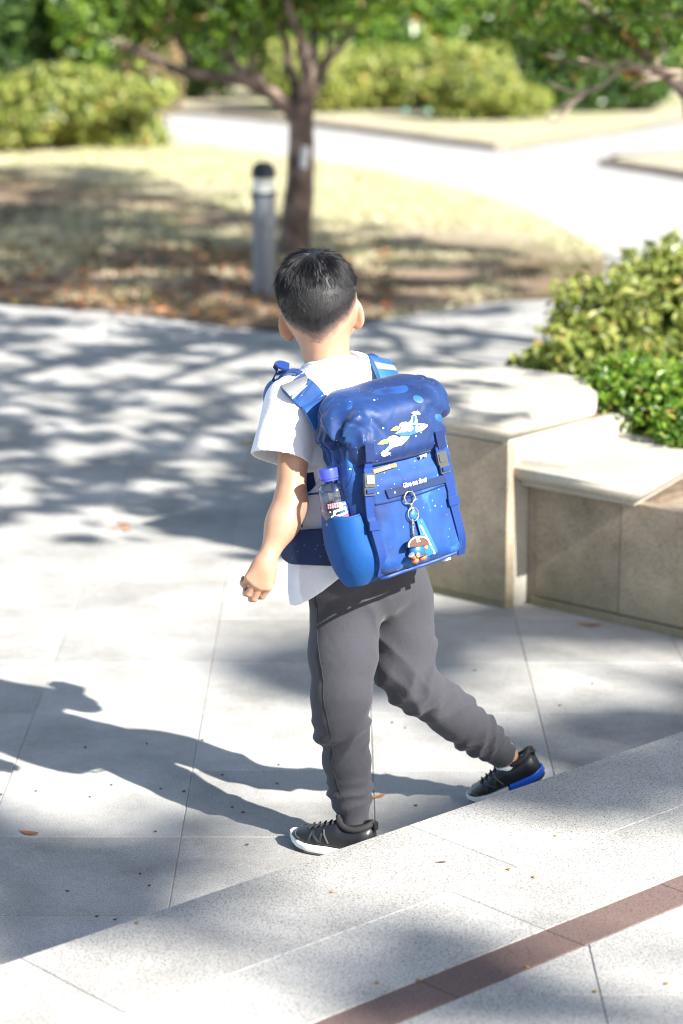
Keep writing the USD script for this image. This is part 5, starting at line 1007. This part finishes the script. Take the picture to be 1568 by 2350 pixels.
# key ring with tag and figurine, hanging from the flap
def fr_(px, py, off): a = loc(px, py, .004); return np.array([*a, float(surf(a[0], a[1], HS_)) + off])
kc = thing('key_chain', 'metal key ring with blue tag and pirate hat figurine hanging on the backpack', 'key chain', wld(fr_(937, 1130, .006)))
def ring(c, ra, rb, w, m, nm, tilt=0.0, a0=0, a1=2 * math.pi): 
    p = [c + np.array([ra * math.cos(t), rb * math.sin(t), tilt * ra * math.sin(t)]) for t in np.linspace(a0, a1, 33)]; return part(kc, nm, tow(tube(p, w, 8, abs(a1 - a0) < 6)), m, True)
c1 = fr_(936, 1142, .008); ring(c1, .0118, .0118, .0014, 'gold_metal', 'clasp'); part(kc, 'clasp_lever', tow(tube(np.array([c1 + [.004, -.010, .001], c1 + [.0105, -.0055, .001], c1 + [.0165, -.006, .001]]), [.0022, .0016, .0019], 8)), 'gold_metal', True); part(kc, 'clasp_base', tow(tube(np.array([c1 + [0, -.0115, 0], c1 + [.001, -.016, 0]]), [.0035, .0022], 8)), 'gold_metal', True)
c2 = fr_(945, 1180, .007); ring(c2, .0118, .0125, .00125, 'rose_metal', 'split_ring'); ring(c1 + [.0015, -.0195, 0], .0024, .0032, .0008, 'chain_metal', 'link'); ring(c1 + [.0028, -.0235, 0], .0018, .003, .0008, 'chain_metal', 'link')
s_ = trimesh.creation.icosphere(3, .0092); s_.vertices *= [1, 1, .55]; s_.apply_translation(c2 + [.0005, -.001, -.002]); part(kc, 'blue_bead', tow(s_), 'tag_blue', True)
for k, (x, y) in enumerate(((944, 1197), (945, 1205), (945, 1213), (946, 1221), (946, 1228))): ring(fr_(x, y, .007), .0026 if k % 2 else .0012, .0042, .0009, 'chain_metal', 'link', .3)
tg = [loc(x, y, .006) for x, y in ((955, 1193), (968, 1189), (1004, 1266), (977, 1280))]; tagm = part(kc, 'tag', sticker(Polygon(tg).buffer(-.0015).buffer(.0015), .004, .0018, HS_), 'tag_blue', 30)
def tag_text(t, p0, p1, h, off):
    m = meshkit.text_mesh(t, 1.0, .05, True); v = m.vertices.copy(); a, b = loc(*p0, .006), loc(*p1, .006); d = b - a; e = unit(np.array([-d[1], d[0]])); w = v[:, 0].max(); q = a + v[:, :1] / w * d + v[:, 1:2] * h * e
    return tow(trimesh.Trimesh(np.c_[q, surf(q[:, 0], q[:, 1], HS_) + off + v[:, 2] / .05 * .0005], m.faces, process=False))
part(tagm, 'lettering', tag_text("Don't worry be happy!", (999, 1270), (964, 1204), .0042, .0060), 'white_print', False); rv = trimesh.creation.icosphere(2, .0014); rv.apply_translation(fr_(963, 1198, .0062)); part(tagm, 'rivet', tow(rv), 'gold_metal', True)
f0 = fr_(948, 1262, .012)
def fig(nm, m, c, r, smooth=True, k=3, R=None):
    s = trimesh.creation.icosphere(k, 1.0); s.vertices *= r
    if R is not None: s.vertices = s.vertices @ np.array(R).T
    s.apply_translation(f0 + c); return part(kc, nm, tow(s), m, smooth)
fig('figurine_body', 'vinyl_blue', (.002, -.002, 0), (.0175, .0165, .012)); fig('figurine_belt', 'vinyl_brown', (.003, -.012, 0), (.0172, .0045, .0122)); fig('figurine_foot', 'vinyl_coral', (-.007, -.0185, .001), (.0075, .0065, .007)); fig('figurine_foot', 'vinyl_coral', (.011, -.017, .001), (.0085, .0062, .007))
hatp = Polygon([(.024 * math.cos(t), .0155 * math.sin(t)) for t in np.linspace(-.15, math.pi + .15, 24)]); hat = trimesh.creation.extrude_polygon(hatp, .007, engine='earcut'); ca, sa = math.cos(-.12), math.sin(-.12); hat.vertices = hat.vertices @ np.array([[ca, sa, 0], [-sa, ca, 0], [0, 0, 1]]); hat.apply_translation(f0 + [.0, .0095, .005]); hh = part(kc, 'figurine_hat', tow(hat), 'vinyl_brown', 40)
trim = np.array([(.0238 * math.cos(t), .0155 * math.sin(t), .0125) for t in np.linspace(-.1, math.pi + .1, 24)]); trim[:, :2] = trim[:, :2] @ np.array([[ca, sa], [-sa, ca]]); part(hh, 'hat_trim', tow(tube(trim + f0 + [0, .0095, 0], .0016, 8)), 'vinyl_white', True)
for q_ in ((-.0025, .0165), (.0025, .0165), (-.0025, .0205), (.0025, .0205)): b_ = trimesh.creation.icosphere(2, .0021); b_.apply_translation(f0 + [q_[0], q_[1], .0125]); part(hh, 'hat_emblem', tow(b_), 'vinyl_white', True)
part(kc, 'figurine_horn', tow(tube(np.array([f0 + [-.0105, -.0145, .008], f0 + [-.0185, -.0055, .009]]), [.0028, .0055], 14)), 'vinyl_coral', 30); part(kc, 'horn_rim', tow(tube(np.array([f0 + [-.0183, -.0058, .009], f0 + [-.0195, -.0042, .009]]), [.006, .006], 14)), 'vinyl_white', 30)
fig('figurine_badge', 'vinyl_tan', (-.0055, -.0085, .0115), (.0045, .005, .002)); fig('figurine_button', 'vinyl_orange', (.0175, .0015, .008), (.0045, .0045, .003))
part(bpk, 'key_loop', tow(ribbon(np.array([fr_(938, 1122, .004), fr_(938, 1128, .007), fr_(937, 1134, .006)]), np.tile([1, 0, 0], (3, 1)), .006, .0015)), 'webbing_dark')
